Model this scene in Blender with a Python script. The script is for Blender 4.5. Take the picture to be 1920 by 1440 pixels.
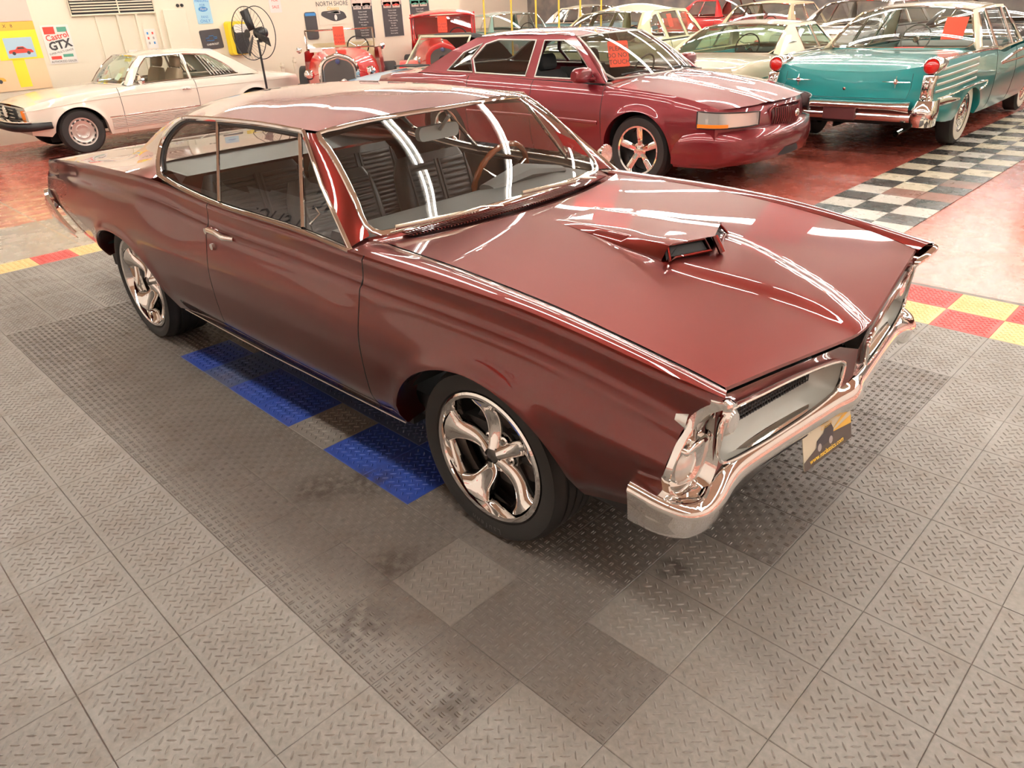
import bpy, math, random
import numpy as np
from mathutils import Vector, Matrix
random.seed(7)
rng = np.random.default_rng(7)
SC = bpy.context.scene
COL = SC.collection
for o in list(bpy.data.objects):
    bpy.data.objects.remove(o)

# ---------------------------------------------------------------- camera
T = 0.3048                       # one floor tile
FPX = 1369.86                    # focal length in pixels of the 1920 x 1440 frame
CAM = Vector((1.68667, -1.00707, 1.73445))
PITCH, ROLL, YAW = 0.481125, -0.0506488, 2.375037
_cy, _sy, _cp, _sp = math.cos(YAW), math.sin(YAW), math.cos(PITCH), math.sin(PITCH)
_f = Vector((_cp * _cy, _cp * _sy, -_sp)); _r0 = Vector((_sy, -_cy, 0)); _u0 = _r0.cross(_f)
_r = math.cos(ROLL) * _r0 + math.sin(ROLL) * _u0
_u = -math.sin(ROLL) * _r0 + math.cos(ROLL) * _u0
cd = bpy.data.cameras.new('camera'); cam = bpy.data.objects.new('camera', cd); COL.objects.link(cam)
cd.sensor_width = 36; cd.sensor_fit = 'HORIZONTAL'; cd.lens = FPX * 36 / 1920
cd.clip_start = 0.05; cd.clip_end = 200
m = Matrix.Identity(4)
for i in range(3):
    m[i][0], m[i][1], m[i][2], m[i][3] = _r[i], _u[i], -_f[i], CAM[i]
cam.matrix_world = m
SC.camera = cam

def ray(px, py):
    return _f + (px - 960) / FPX * _r - (py - 720) / FPX * _u
def at_z(px, py, z=0.0):
    d = ray(px, py); t = (z - CAM.z) / d.z; return CAM + t * d
def at_x(px, py, x):
    d = ray(px, py); t = (x - CAM.x) / d.x; return CAM + t * d
def at_y(px, py, y):
    d = ray(px, py); t = (y - CAM.y) / d.y; return CAM + t * d
def at_d(px, py, dist):
    return CAM + ray(px, py) * dist

# ---------------------------------------------------------------- world and exposure
w = bpy.data.worlds.new('world'); SC.world = w; w.use_nodes = True
w.node_tree.nodes['Background'].inputs[0].default_value = (1.0, 0.96, 0.9, 1)
w.node_tree.nodes['Background'].inputs[1].default_value = 0.35
vs = SC.view_settings
vs.view_transform = 'Standard'; vs.look = 'None'; vs.exposure = 0.0; vs.gamma = 1.0; vs.use_curve_mapping = False
LAMP_STRENGTH = 42.0             # the ceiling's fluorescent tubes
LAMP_COLOR = (1.0, 0.965, 0.905)
# ================================================================ helpers
def mat(name, color=(.8, .8, .8), rough=.5, metal=0.0, coat=0.0, spec=.5, emit=0.0, bump=None, noise=None, trans=0.0, coat_rough=.03, aniso=None):
    """procedural principled material; noise=(scale, amount, colour2) mixes in a second colour, bump=(scale, strength)"""
    M = bpy.data.materials.new(name); M.use_nodes = True
    nt = M.node_tree; b = nt.nodes['Principled BSDF']
    b.inputs['Base Color'].default_value = (*color, 1)
    b.inputs['Roughness'].default_value = rough
    b.inputs['Metallic'].default_value = metal
    b.inputs['Coat Weight'].default_value = coat
    b.inputs['Coat Roughness'].default_value = coat_rough
    b.inputs['Specular IOR Level'].default_value = spec
    b.inputs['Transmission Weight'].default_value = trans
    if emit:
        b.inputs['Emission Color'].default_value = (*color, 1)
        b.inputs['Emission Strength'].default_value = emit
    if noise or bump:
        tc = nt.nodes.new('ShaderNodeTexCoord')
    if noise:
        n = nt.nodes.new('ShaderNodeTexNoise'); n.inputs['Scale'].default_value = noise[0]; n.inputs['Detail'].default_value = 5
        r = nt.nodes.new('ShaderNodeValToRGB'); r.color_ramp.elements[0].position = .5 - noise[1] * .5; r.color_ramp.elements[1].position = .5 + noise[1] * .5
        r.color_ramp.elements[0].color = (*color, 1); r.color_ramp.elements[1].color = (*noise[2], 1)
        nt.links.new(tc.outputs['Object'], n.inputs['Vector']); nt.links.new(n.outputs['Fac'], r.inputs['Fac'])
        nt.links.new(r.outputs['Color'], b.inputs['Base Color'])
    if bump:
        n2 = nt.nodes.new('ShaderNodeTexNoise'); n2.inputs['Scale'].default_value = bump[0]; n2.inputs['Detail'].default_value = 3
        bp = nt.nodes.new('ShaderNodeBump'); bp.inputs['Strength'].default_value = bump[1]; bp.inputs['Distance'].default_value = .01
        nt.links.new(tc.outputs['Object'], n2.inputs['Vector']); nt.links.new(n2.outputs['Fac'], bp.inputs['Height'])
        nt.links.new(bp.outputs['Normal'], b.inputs['Normal'])
    return M

def glass(name, tint=(.92, .95, .94), gloss=1.0, base=.075):
    """thin pane: fresnel mix of a clear tinted pass-through and a mirror"""
    M = bpy.data.materials.new(name); M.use_nodes = True; nt = M.node_tree
    for n in list(nt.nodes): nt.nodes.remove(n)
    out = nt.nodes.new('ShaderNodeOutputMaterial'); mx = nt.nodes.new('ShaderNodeMixShader')
    tr = nt.nodes.new('ShaderNodeBsdfTransparent'); tr.inputs[0].default_value = (*tint, 1)
    gl = nt.nodes.new('ShaderNodeBsdfGlossy'); gl.inputs['Roughness'].default_value = 0.0; gl.inputs[0].default_value = (gloss, gloss, gloss, 1)
    lw = nt.nodes.new('ShaderNodeLayerWeight'); lw.inputs['Blend'].default_value = .5
    pw = nt.nodes.new('ShaderNodeMath'); pw.operation = 'POWER'; pw.inputs[1].default_value = 4.0
    ma = nt.nodes.new('ShaderNodeMath'); ma.operation = 'MULTIPLY_ADD'; ma.inputs[1].default_value = .90; ma.inputs[2].default_value = base
    nt.links.new(lw.outputs['Facing'], pw.inputs[0]); nt.links.new(pw.outputs[0], ma.inputs[0])
    nt.links.new(ma.outputs[0], mx.inputs[0]); nt.links.new(tr.outputs[0], mx.inputs[1]); nt.links.new(gl.outputs[0], mx.inputs[2])
    nt.links.new(mx.outputs[0], out.inputs[0])
    return M

def paint(name, color, flake=.0, rough=.35):
    return mat(name, color, rough=rough, metal=flake, coat=1.0, coat_rough=.015)

# --- mesh collecting ------------------------------------------------------
class MB:
    def __init__(self): self.v = []; self.f = []
    def add(self, V, F):
        o = len(self.v); self.v.extend([tuple(map(float, p)) for p in V]); self.f.extend([tuple(i + o for i in f) for f in F]); return self
    def grid(self, P, cu=False, cv=False, flip=False):
        P = np.asarray(P, float); m_, n_ = P.shape[:2]; F = []
        for i in range(m_ if cu else m_ - 1):
            for j in range(n_ if cv else n_ - 1):
                a = i * n_ + j; b = ((i + 1) % m_) * n_ + j; c = ((i + 1) % m_) * n_ + (j + 1) % n_; d = i * n_ + (j + 1) % n_
                F.append((a, d, c, b) if flip else (a, b, c, d))
        return self.add(P.reshape(-1, 3), F)
    def box(self, c, s, rot=None, bevel=0.0):
        c = Vector(c); h = Vector(s) / 2
        V = [Vector((sx * h.x, sy * h.y, sz * h.z)) for sx in (-1, 1) for sy in (-1, 1) for sz in (-1, 1)]
        if rot is not None: V = [rot @ v for v in V]
        V = [v + c for v in V]
        return self.add(V, [(0, 1, 3, 2), (4, 6, 7, 5), (0, 4, 5, 1), (2, 3, 7, 6), (0, 2, 6, 4), (1, 5, 7, 3)])
    def tube(self, path, r, n=8, caps=True, closed=False):
        P = [Vector(p) for p in path]; k = len(P); rings = []
        up = None
        for i, p in enumerate(P):
            if closed: t = (P[(i + 1) % k] - P[i - 1])
            else: t = (P[min(i + 1, k - 1)] - P[max(i - 1, 0)])
            t.normalize()
            if up is None:
                up = Vector((0, 0, 1)) if abs(t.z) < .9 else Vector((1, 0, 0))
            a = t.cross(up)
            if a.length < 1e-6: a = t.orthogonal()
            a.normalize(); b = a.cross(t); up = b
            rr = r[i] if isinstance(r, list) else r
            ra, rb = rr if hasattr(rr, '__len__') else (rr, rr)
            rings.append([p + a * math.cos(2 * math.pi * j / n) * ra + b * math.sin(2 * math.pi * j / n) * rb for j in range(n)])
        self.grid(np.array([[tuple(q) for q in rg] for rg in rings]), cu=closed, cv=True)
        if caps and not closed:
            for rg, fl in ((rings[0], True), (rings[-1], False)):
                self.add(rg, [tuple(range(n))[::-1] if fl else tuple(range(n))])
        return self
    def lathe(self, prof, n=32, axis='y', c=(0, 0, 0), a0=0.0, a1=2 * math.pi):
        """prof: list of (radius, offset along axis)"""
        full = abs(a1 - a0 - 2 * math.pi) < 1e-6; P = []
        for j in range(n if full else n + 1):
            a = a0 + (a1 - a0) * j / n; row = []
            for r, h in prof:
                if axis == 'y': p = (r * math.cos(a), h, r * math.sin(a))
                elif axis == 'z': p = (r * math.cos(a), r * math.sin(a), h)
                else: p = (h, r * math.cos(a), r * math.sin(a))
                row.append((p[0] + c[0], p[1] + c[1], p[2] + c[2]))
            P.append(row)
        return self.grid(P, cu=full)
    def prism(self, outline, a, b, axis='y'):
        """extrude a closed 2-D outline between offsets a and b along axis"""
        n = len(outline)
        def p3(q, h):
            return (q[0], h, q[1]) if axis == 'y' else ((h, q[0], q[1]) if axis == 'x' else (q[0], q[1], h))
        V = [p3(q, a) for q in outline] + [p3(q, b) for q in outline]
        F = [tuple(range(n))[::-1], tuple(range(n, 2 * n))] + [(i, (i + 1) % n, n + (i + 1) % n, n + i) for i in range(n)]
        return self.add(V, F)
    def loft(self, rings, closed=True, caps=True):
        self.grid(rings, cv=closed)
        if caps:
            n = len(rings[0]); self.add(rings[0], [tuple(range(n))[::-1]]); self.add(rings[-1], [tuple(range(n))])
        return self
    def mirror(self):
        V = [(x, -y, z) for x, y, z in self.v]; o = MB(); o.v = V; o.f = [f[::-1] for f in self.f]; return o
    def both(self):
        q = self.mirror(); self.add(q.v, q.f); return self
    def xf(self, M_):
        self.v = [tuple(M_ @ Vector(p)) for p in self.v]; return self
    def build(self, name, material, parent=None, smooth=True, angle=35, weld=False, solid=0.0, bevel=0.0, kind=None, label=None):
        me = bpy.data.meshes.new(name); me.from_pydata(self.v, [], self.f); me.validate(); me.update()
        if material is not None: me.materials.append(material)
        o = bpy.data.objects.new(name, me); COL.objects.link(o)
        if parent is not None: o.parent = parent
        if smooth:
            me.polygons.foreach_set('use_smooth', [True] * len(me.polygons))
            if angle < 180:
                try: me.set_sharp_from_angle(angle=math.radians(angle))
                except Exception: pass
        if weld:
            md = o.modifiers.new('weld', 'WELD'); md.merge_threshold = 1e-4
        if solid:
            md = o.modifiers.new('solid', 'SOLIDIFY'); md.thickness = solid; md.offset = -1
        if bevel:
            md = o.modifiers.new('bevel', 'BEVEL'); md.width = bevel; md.segments = 2; md.limit_method = 'ANGLE'; md.angle_limit = math.radians(40)
        if kind: o['kind'] = kind
        if label: o['label'] = label
        return o

def thing(name, label, cat, loc=(0, 0, 0), rotz=0.0, group=None):
    o = bpy.data.objects.new(name, None); COL.objects.link(o); o.empty_display_size = .1
    o.location = loc; o.rotation_euler = (0, 0, rotz); o['label'] = label; o['category'] = cat
    if group: o['group'] = group
    return o
def tag(o, label, cat, group=None):
    o['label'] = label; o['category'] = cat
    if group: o['group'] = group
    return o
def struct(o):
    o['kind'] = 'structure'; return o

# --- curves ----------------------------------------------------------------
def pchip(pts):
    """monotone cubic through (x, y) points, clamped outside"""
    pts = sorted(pts); X = np.array([p[0] for p in pts], float); Y = np.array([p[1] for p in pts], float)
    n = len(X)
    if n == 1: return lambda x: Y[0] + 0 * np.asarray(x, float)
    h = np.diff(X); d = np.diff(Y) / h; mm = np.zeros(n)
    if n == 2: mm[:] = d[0]
    else:
        for i in range(1, n - 1):
            if d[i - 1] * d[i] > 0:
                w1 = 2 * h[i] + h[i - 1]; w2 = h[i] + 2 * h[i - 1]; mm[i] = (w1 + w2) / (w1 / d[i - 1] + w2 / d[i])
        mm[0] = d[0]; mm[-1] = d[-1]
    def f(x):
        x = np.clip(np.asarray(x, float), X[0], X[-1]); i = np.clip(np.searchsorted(X, x) - 1, 0, n - 2)
        t = (x - X[i]) / h[i]
        r = (2 * t**3 - 3 * t**2 + 1) * Y[i] + (t**3 - 2 * t**2 + t) * h[i] * mm[i] + (-2 * t**3 + 3 * t**2) * Y[i + 1] + (t**3 - t**2) * h[i] * mm[i + 1]
        return float(r) if r.ndim == 0 else r
    return f
def crom(pts, n=8, closed=False):
    """Catmull-Rom through points (any dimension), n samples a span"""
    P = [np.array(p, float) for p in pts]; k = len(P); out = []
    for i in range(k if closed else k - 1):
        p1, p2 = P[i], P[(i + 1) % k]
        p0 = P[i - 1] if (closed or i > 0) else 2 * p1 - p2
        p3 = P[(i + 2) % k] if (closed or i < k - 2) else 2 * p2 - p1
        for j in range(n):
            t = j / n
            out.append(.5 * (2 * p1 + (p2 - p0) * t + (2 * p0 - 5 * p1 + 4 * p2 - p3) * t * t + (3 * p1 - p0 - 3 * p2 + p3) * t**3))
    if not closed: out.append(P[-1])
    return np.array(out)
def resample(path, n):
    P = np.asarray(path, float); s = np.r_[0, np.cumsum(np.linalg.norm(np.diff(P, axis=0), axis=1))]
    t = np.linspace(0, s[-1], n); return np.stack([np.interp(t, s, P[:, k]) for k in range(P.shape[1])], 1)
def roundrect(w_, h_, r, n=5, c=(0, 0)):
    out = []
    for cx, cy, a in ((w_ / 2 - r, h_ / 2 - r, 0), (-w_ / 2 + r, h_ / 2 - r, 90), (-w_ / 2 + r, -h_ / 2 + r, 180), (w_ / 2 - r, -h_ / 2 + r, 270)):
        for i in range(n + 1):
            t = math.radians(a + 90 * i / n); out.append((c[0] + cx + r * math.cos(t), c[1] + cy + r * math.sin(t)))
    return out
def fan(outline3):
    """flat polygon cap for a closed 3-D outline"""
    b = MB(); b.add(outline3, [tuple(range(len(outline3)))]); return b
def text_mesh(s, size, mw, material, parent=None, name='lettering', extrude=.0, align='CENTER', shear=0.0, sx=1.0, bold=0.0):
    """lettering as a mesh; mw places it (x right, y up, z out of the page)"""
    cu = bpy.data.curves.new(name, 'FONT'); cu.body = s; cu.size = size; cu.align_x = align; cu.align_y = 'CENTER'
    cu.extrude = extrude; cu.shear = shear; cu.resolution_u = 2; cu.offset = bold
    t = bpy.data.objects.new(name, cu); me = bpy.data.meshes.new_from_object(t)
    bpy.data.objects.remove(t); bpy.data.curves.remove(cu)
    me.transform(mw @ Matrix.Diagonal((sx, 1, 1, 1))); me.materials.clear(); me.materials.append(material)
    me.name = name
    o = bpy.data.objects.new(name, me); COL.objects.link(o)
    if parent is not None: o.parent = parent
    return o
def frame_m(o, xdir, ydir):
    """4x4 with origin o, x along xdir, y along ydir"""
    x = Vector(xdir).normalized(); y = Vector(ydir); y = (y - x * y.dot(x)).normalized(); z = x.cross(y)
    M_ = Matrix.Identity(4)
    for i in range(3): M_[i][0], M_[i][1], M_[i][2], M_[i][3] = x[i], y[i], z[i], o[i]
    return M_
def copy_tree(o, parent=None):
    c = o.copy(); COL.objects.link(c); c.parent = parent
    for ch in list(o.children): copy_tree(ch, c)
    return c

# --- shared materials ---------------------------------------------------------
CHROME = mat('chrome', (.86, .85, .83), rough=.035, metal=1.0)
SATIN = mat('satin_silver', (.62, .61, .57), rough=.42, metal=.75)
BLACKP = mat('black_plastic', (.012, .012, .013), rough=.45)
RUBBER = mat('tyre_rubber', (.022, .021, .020), rough=.62, bump=(120, .05))
WHITEW = mat('whitewall_rubber', (.80, .76, .66), rough=.5)
GLASS = glass('window_glass')
GLASS_DARK = glass('tinted_glass', (.30, .31, .31))
GLASS_GREEN = glass('green_glass', (.70, .86, .78))
VINYL = mat('black_vinyl', (.035, .032, .030), rough=.38, bump=(60, .05))
DARKIN = mat('dark_interior', (.02, .02, .021), rough=.7)
LENS_RED = mat('red_lens', (.55, .008, .006), rough=.08, coat=1.0)
LENS_AMBER = mat('amber_lens', (.9, .24, .02), rough=.12, coat=1.0)
LENS_CLEAR = mat('clear_lens', (.75, .75, .72), rough=.08, metal=.6, coat=1.0)
WHITE_PAPER = mat('white_paper', (.82, .80, .76), rough=.7)
RED_CARD = mat('red_card', (.85, .08, .035), rough=.6)
BLACK_INK = mat('black_ink', (.02, .02, .022), rough=.6)
# ================================================================ car building helpers (x forward, y left, z up)
def lines_fn(lines):
    """longitudinal body lines [(x, y, z), ...] -> list of (y(x), z(x))"""
    return [(pchip([(p[0], p[1]) for p in L]), pchip([(p[0], p[2]) for p in L])) for L in lines]

class Body:
    """the two body sides: lofted through longitudinal lines from the top edge down to the sill, cut round the wheels"""
    def __init__(self, lines, arches, lean=None, crease=None, flare=.012):
        self.L = lines_fn(lines); self.arches = arches; self.lean = lean or (lambda x, z: 0.0); self.crease = crease; self.flare = flare
    def top(self, x): return self.L[0][1](x)
    def ytop(self, x): return self.L[0][0](x)
    def bot(self, x):
        z = self.L[-1][1](x)
        for xa, za, a, b in self.arches:
            u = (x - xa) / a
            if abs(u) < 1:
                z = max(z, za + b * math.sqrt(1 - u * u))
        return z
    def sec(self, x):
        zy = sorted({round(fz(x), 5): fy(x) for fy, fz in self.L}.items())
        return pchip(zy)
    def y(self, x, z):
        return self.sec(x)(z)
    def pt(self, x, z, out=0.0):
        return (x + self.lean(x, z), -(self.y(x, z) + out), z)
    def flr(self, x, z):
        e = 0.0
        for xa, za, a, b in self.arches:
            d = math.hypot((x - xa) / a, max(z - za, 0) / b)
            if z > za - .12: e = max(e, math.exp(-((d - 1.0) / .10)**2) * self.flare)
        return e
    def panel(self, x0, x1, n=30, rows=20):
        xs = list(np.linspace(x0, x1, n))
        for xa, za, a, b in self.arches:
            for th in np.linspace(0, math.pi, 33):
                xx = xa + a * .9999 * math.cos(th)
                if x0 < xx < x1: xs.append(xx)
        xs = sorted(xs); keep = [xs[0]]
        for q in xs[1:]:
            if q - keep[-1] > .004: keep.append(q)
        keep[-1] = x1
        P = []
        for x in keep:
            zt, zb = self.top(x), self.bot(x)
            f = self.sec(x)
            if self.crease:
                zc = max(min(self.crease(x), zt - .005), zb + .005); k = max(3, rows // 4)
                zs = list(np.linspace(zt, zc, k)) + list(np.linspace(zc, zb, rows - k + 1)[1:])
            else:
                zs = list(np.linspace(zt, zb, rows))
            col = [(x + self.lean(x, z), -(float(f(z)) + self.flr(x, z)), z) for z in zs]
            xl, yl, zl = col[-1]
            col += [(xl, yl + .012, zl - .004), (xl, yl + .03, zl + .004), (xl, yl + .10, zl + .012)]
            P.append(col)
        return MB().grid(P)
    def line(self, zf, x0, x1, n=40, out=.006):
        return [self.pt(x, zf(x) if callable(zf) else zf, out) for x in np.linspace(x0, x1, n)]

def coons(top, bottom, left, right, n=16, m=16):
    """four boundary polylines -> grid; top/bottom run left to right, left/right run top to bottom"""
    T_, B_ = resample(top, n), resample(bottom, n); L_, R_ = resample(left, m), resample(right, m)
    P = np.zeros((m, n, 3))
    for i in range(m):
        v = i / (m - 1)
        for j in range(n):
            u = j / (n - 1)
            P[i, j] = (1 - v) * T_[j] + v * B_[j] + (1 - u) * L_[i] + u * R_[i] - ((1 - u) * (1 - v) * T_[0] + u * (1 - v) * T_[-1] + (1 - u) * v * B_[0] + u * v * B_[-1])
    return P
def ruled(A, B, n=24, m=6, bulge=0.0, bdir=(0, 0, 1)):
    A, B = resample(A, n), resample(B, n); bd = np.array(bdir, float)
    return np.array([[(1 - t) * A[i] + t * B[i] + bd * bulge * 4 * t * (1 - t) for t in np.linspace(0, 1, m)] for i in range(n)])
def mirror_pts(P):
    Q = np.array(P, float).copy(); Q[..., 1] *= -1; return Q
def flat_strip(path, w_, d, normal=(0, 0, 1)):
    """band of width w_ and depth d along a path, lying square to normal"""
    P = np.asarray(path, float); b = MB(); n = Vector(normal); R_ = []
    for i in range(len(P)):
        t = Vector(P[min(i + 1, len(P) - 1)] - P[max(i - 1, 0)]).normalized(); s = t.cross(n).normalized(); nn = s.cross(t).normalized(); p = Vector(P[i])
        R_.append([tuple(p + s * w_ / 2), tuple(p + s * w_ * .3 + nn * d), tuple(p - s * w_ * .3 + nn * d), tuple(p - s * w_ / 2)])
    return b.grid(R_, cv=True)

def tyre_mb(R, w_, rim, n=64, tread=True, groove=.006):
    """tyre round the y axis, outer side towards -y, centred on y = 0"""
    h = w_ / 2; b = MB()
    prof = [(rim, -h * .80), (rim + .012, -h * .93), (rim + (R - rim) * .45, -h * 1.0), (rim + (R - rim) * .80, -h * .97), (R - .016, -h * .86), (R - .004, -h * .72)]
    if tread:
        for g in (-.42, -.14, .14, .42):
            prof += [(R, (g - .09) * h * 1.3), (R, (g - .035) * h * 1.3), (R - groove, (g - .03) * h * 1.3), (R - groove, (g + .03) * h * 1.3), (R, (g + .035) * h * 1.3)]
    prof += [(R - .004, h * .72), (R - .016, h * .86), (rim + (R - rim) * .5, h), (rim, h * .85)]
    return b.lathe(prof, n)

def seat(parent, x, y, z, material, w_=.52, h_=.58, ribs=True, name='seat', tilt=16, headrest=False, facing=1):
    """bucket seat: cushion, reclined back with rolled piping and horizontal flutes"""
    r = Matrix.Translation((x, y, z)) @ Matrix.Rotation(math.radians(-tilt), 4, 'Y')
    def pad(cx, w0, d0, h0, zc):
        rings = []
        for t in np.linspace(0, 1, 9):
            s = 1 - .16 * abs(2 * t - 1)**4
            rings.append([(cx + q[0], q[1], zc + h0 * (t - .5)) for q in roundrect(d0 * (1 - .35 * abs(2 * t - 1)**5), w0 * s, min(d0, w0) * .32, 5)])
        return MB().loft(rings)
    back = pad(0, w_, .13, h_, h_ / 2).xf(r).build('seat_back', material, parent)
    if ribs:
        b = MB(); nrib = 17
        for sy in (-1, 1):
            for k in range(nrib):
                zc = h_ * (.10 + .80 * k / (nrib - 1))
                P = []
                for t in np.linspace(-1, 1, 5):
                    yc = sy * w_ * (.045 + .17 * (t + 1))
                    P.append([(.060 + .013 * math.cos(a) * (1 - .6 * abs(t)**4), yc, zc + h_ * .0225 * math.sin(a)) for a in np.linspace(-math.pi / 2, math.pi / 2, 6)])
                b.grid(P)
        b.xf(r).build('seat_flutes', material, back)
        t = MB()
        for sy in (-.025, .025, -.405, .405):
            t.tube([(.066, sy * w_, h_ * .05), (.068, sy * w_, h_ * .5), (.062, sy * w_, h_ * .93)], .007, 6)
        t.xf(r).build('seat_piping', material, back)
    if headrest:
        hb = pad(0, w_ * .5, .10, .17, h_ + .10).xf(r).build('headrest', material, back)
    rings = []
    for t in np.linspace(0, 1, 8):
        rings.append([(x + .02 + .50 * t, y + q[0], z - .02 + q[1]) for q in roundrect(w_ * (1 - .1 * abs(2 * t - 1)**4), .15 * (1 - .5 * abs(2 * t - 1)**6), .06, 4)])
    MB().loft(rings).build('seat_cushion', material, parent)
    return back

def steering(parent, c, r, tilt, rim_mat, spoke_mat, nsp=3, tube_r=.012):
    M_ = Matrix.Translation(c) @ Matrix.Rotation(math.radians(tilt), 4, 'Y')
    wv = MB().tube([(0, r * math.cos(a), r * math.sin(a)) for a in np.linspace(0, 2 * math.pi, 40, endpoint=False)], [tube_r * (1 + .10 * math.cos(20 * a)) for a in np.linspace(0, 2 * math.pi, 40, endpoint=False)], 10, closed=True).xf(M_)
    o = wv.build('steering_wheel', rim_mat, parent)
    b = MB()
    for k in range(nsp):
        a = math.radians(90 + 180 if nsp == 1 else -90 + 360 / nsp * k)
        if nsp == 2: a = math.radians(180 * k)
        b.tube([(.03, .03 * math.cos(a), .03 * math.sin(a)), (.01, .6 * r * math.cos(a), .6 * r * math.sin(a)), (0, r * math.cos(a), r * math.sin(a))], [(.013, .004)] * 3, 8)
    b.lathe([(0, .01), (.035, .012), (.045, .03), (.02, .05), (.02, .34)], 16, 'x')
    b.xf(M_).build('steering_spokes', spoke_mat, o)
    return o

def wipers(parent, base_pts, tip_pts, mat_):
    for (bx, by, bz), (tx, ty, tz), (t2x, t2y, t2z) in [(b, t[0], t[1]) for b, t in zip(base_pts, tip_pts)]:
        pass
# ================================================================ the room
def nodes(M):
    nt = M.node_tree; return nt, nt.nodes['Principled BSDF'], nt.nodes.new('ShaderNodeNewGeometry')
def n_noise(nt, vec, scale, detail=5, rough=.55):
    n = nt.nodes.new('ShaderNodeTexNoise'); n.inputs['Scale'].default_value = scale; n.inputs['Detail'].default_value = detail; n.inputs['Roughness'].default_value = rough
    nt.links.new(vec, n.inputs['Vector']); return n.outputs['Fac']
def n_ramp(nt, fac, stops):
    r = nt.nodes.new('ShaderNodeValToRGB'); e = r.color_ramp.elements
    while len(e) < len(stops): e.new(.5)
    for k, (p, c) in zip(e, stops): k.position = p; k.color = (*c, 1) if len(c) == 3 else c
    nt.links.new(fac, r.inputs['Fac']); return r.outputs['Color']
def n_mix(nt, fac, a, b, mode='MIX'):
    m_ = nt.nodes.new('ShaderNodeMix'); m_.data_type = 'RGBA'; m_.blend_type = mode
    if isinstance(fac, (int, float)): m_.inputs[0].default_value = fac
    else: nt.links.new(fac, m_.inputs[0])
    for sock, v in ((m_.inputs[6], a), (m_.inputs[7], b)):
        if isinstance(v, tuple): sock.default_value = (*v, 1)
        else: nt.links.new(v, sock)
    return m_.outputs[2]
def n_math(nt, op, a, b=None, c=None, clamp=False):
    m_ = nt.nodes.new('ShaderNodeMath'); m_.operation = op; m_.use_clamp = clamp
    for i, v in enumerate((a, b, c)):
        if v is None: continue
        if isinstance(v, (int, float)): m_.inputs[i].default_value = v
        else: nt.links.new(v, m_.inputs[i])
    return m_.outputs[0]
def n_spot(nt, pos, c, r, soft):
    """1 inside a blob round point c, fading out over soft"""
    d = nt.nodes.new('ShaderNodeVectorMath'); d.operation = 'DISTANCE'; d.inputs[1].default_value = (c[0], c[1], 0); nt.links.new(pos, d.inputs[0])
    return n_math(nt, 'SUBTRACT', 1.0, n_math(nt, 'DIVIDE', n_math(nt, 'SUBTRACT', d.outputs['Value'], r), soft, clamp=True))

SPOTS = [((850, 1322), .035, .07), ((672, 1172), .04, .10), ((1262, 1066), .035, .04), ((600, 915), .04, .10), ((690, 905), .05, .10), ((740, 1060), .03, .10)]
def tile_material(name, base, base2, rough=.40, dirt=.55):
    M = mat(name, base, rough=rough); nt, b, g = nodes(M); pos = g.outputs['Position']
    big = n_noise(nt, pos, 1.3, 4); mid = n_noise(nt, pos, 7.0, 6, .65); fine = n_noise(nt, pos, 60, 3)
    col = n_mix(nt, n_ramp(nt, big, [(.35, (0, 0, 0)), (.68, (1, 1, 1))]), base, base2)
    brown = tuple(.55 * base[k] + .45 * (.15, .09, .045)[k] for k in range(3))
    col = n_mix(nt, n_math(nt, 'MULTIPLY', n_ramp(nt, mid, [(.50, (0, 0, 0)), (.72, (1, 1, 1))]), dirt), col, brown)
    col = n_mix(nt, .16, col, n_ramp(nt, fine, [(.3, (.05, .05, .05)), (.7, (.9, .9, .9))]), 'OVERLAY')
    for (px, py), r, soft in SPOTS:
        c = at_z(px, py); k = n_math(nt, 'MULTIPLY', n_spot(nt, pos, c, r, soft), n_ramp(nt, n_noise(nt, pos, 22, 4), [(.40, (0, 0, 0)), (.55, (1, 1, 1))]))
        col = n_mix(nt, n_math(nt, 'MULTIPLY', k, .65), col, (.035, .021, .011))
    nt.links.new(col, b.inputs['Base Color'])
    nt.links.new(n_ramp(nt, mid, [(.3, (rough - .08,) * 3), (.75, (rough + .16,) * 3)]), b.inputs['Roughness'])
    return M
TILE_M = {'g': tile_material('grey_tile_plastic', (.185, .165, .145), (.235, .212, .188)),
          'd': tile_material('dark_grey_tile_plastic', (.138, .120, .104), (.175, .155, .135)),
          'b': tile_material('blue_tile_plastic', (.018, .045, .27), (.03, .07, .33), dirt=.35),
          'k': tile_material('scuffed_blue_tile_plastic', (.045, .075, .20), (.08, .095, .16), dirt=.6),
          'r': tile_material('red_tile_plastic', (.52, .035, .030), (.60, .05, .04), dirt=.2),
          'y': tile_material('yellow_tile_plastic', (.72, .47, .17), (.80, .56, .24), dirt=.3)}

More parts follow.
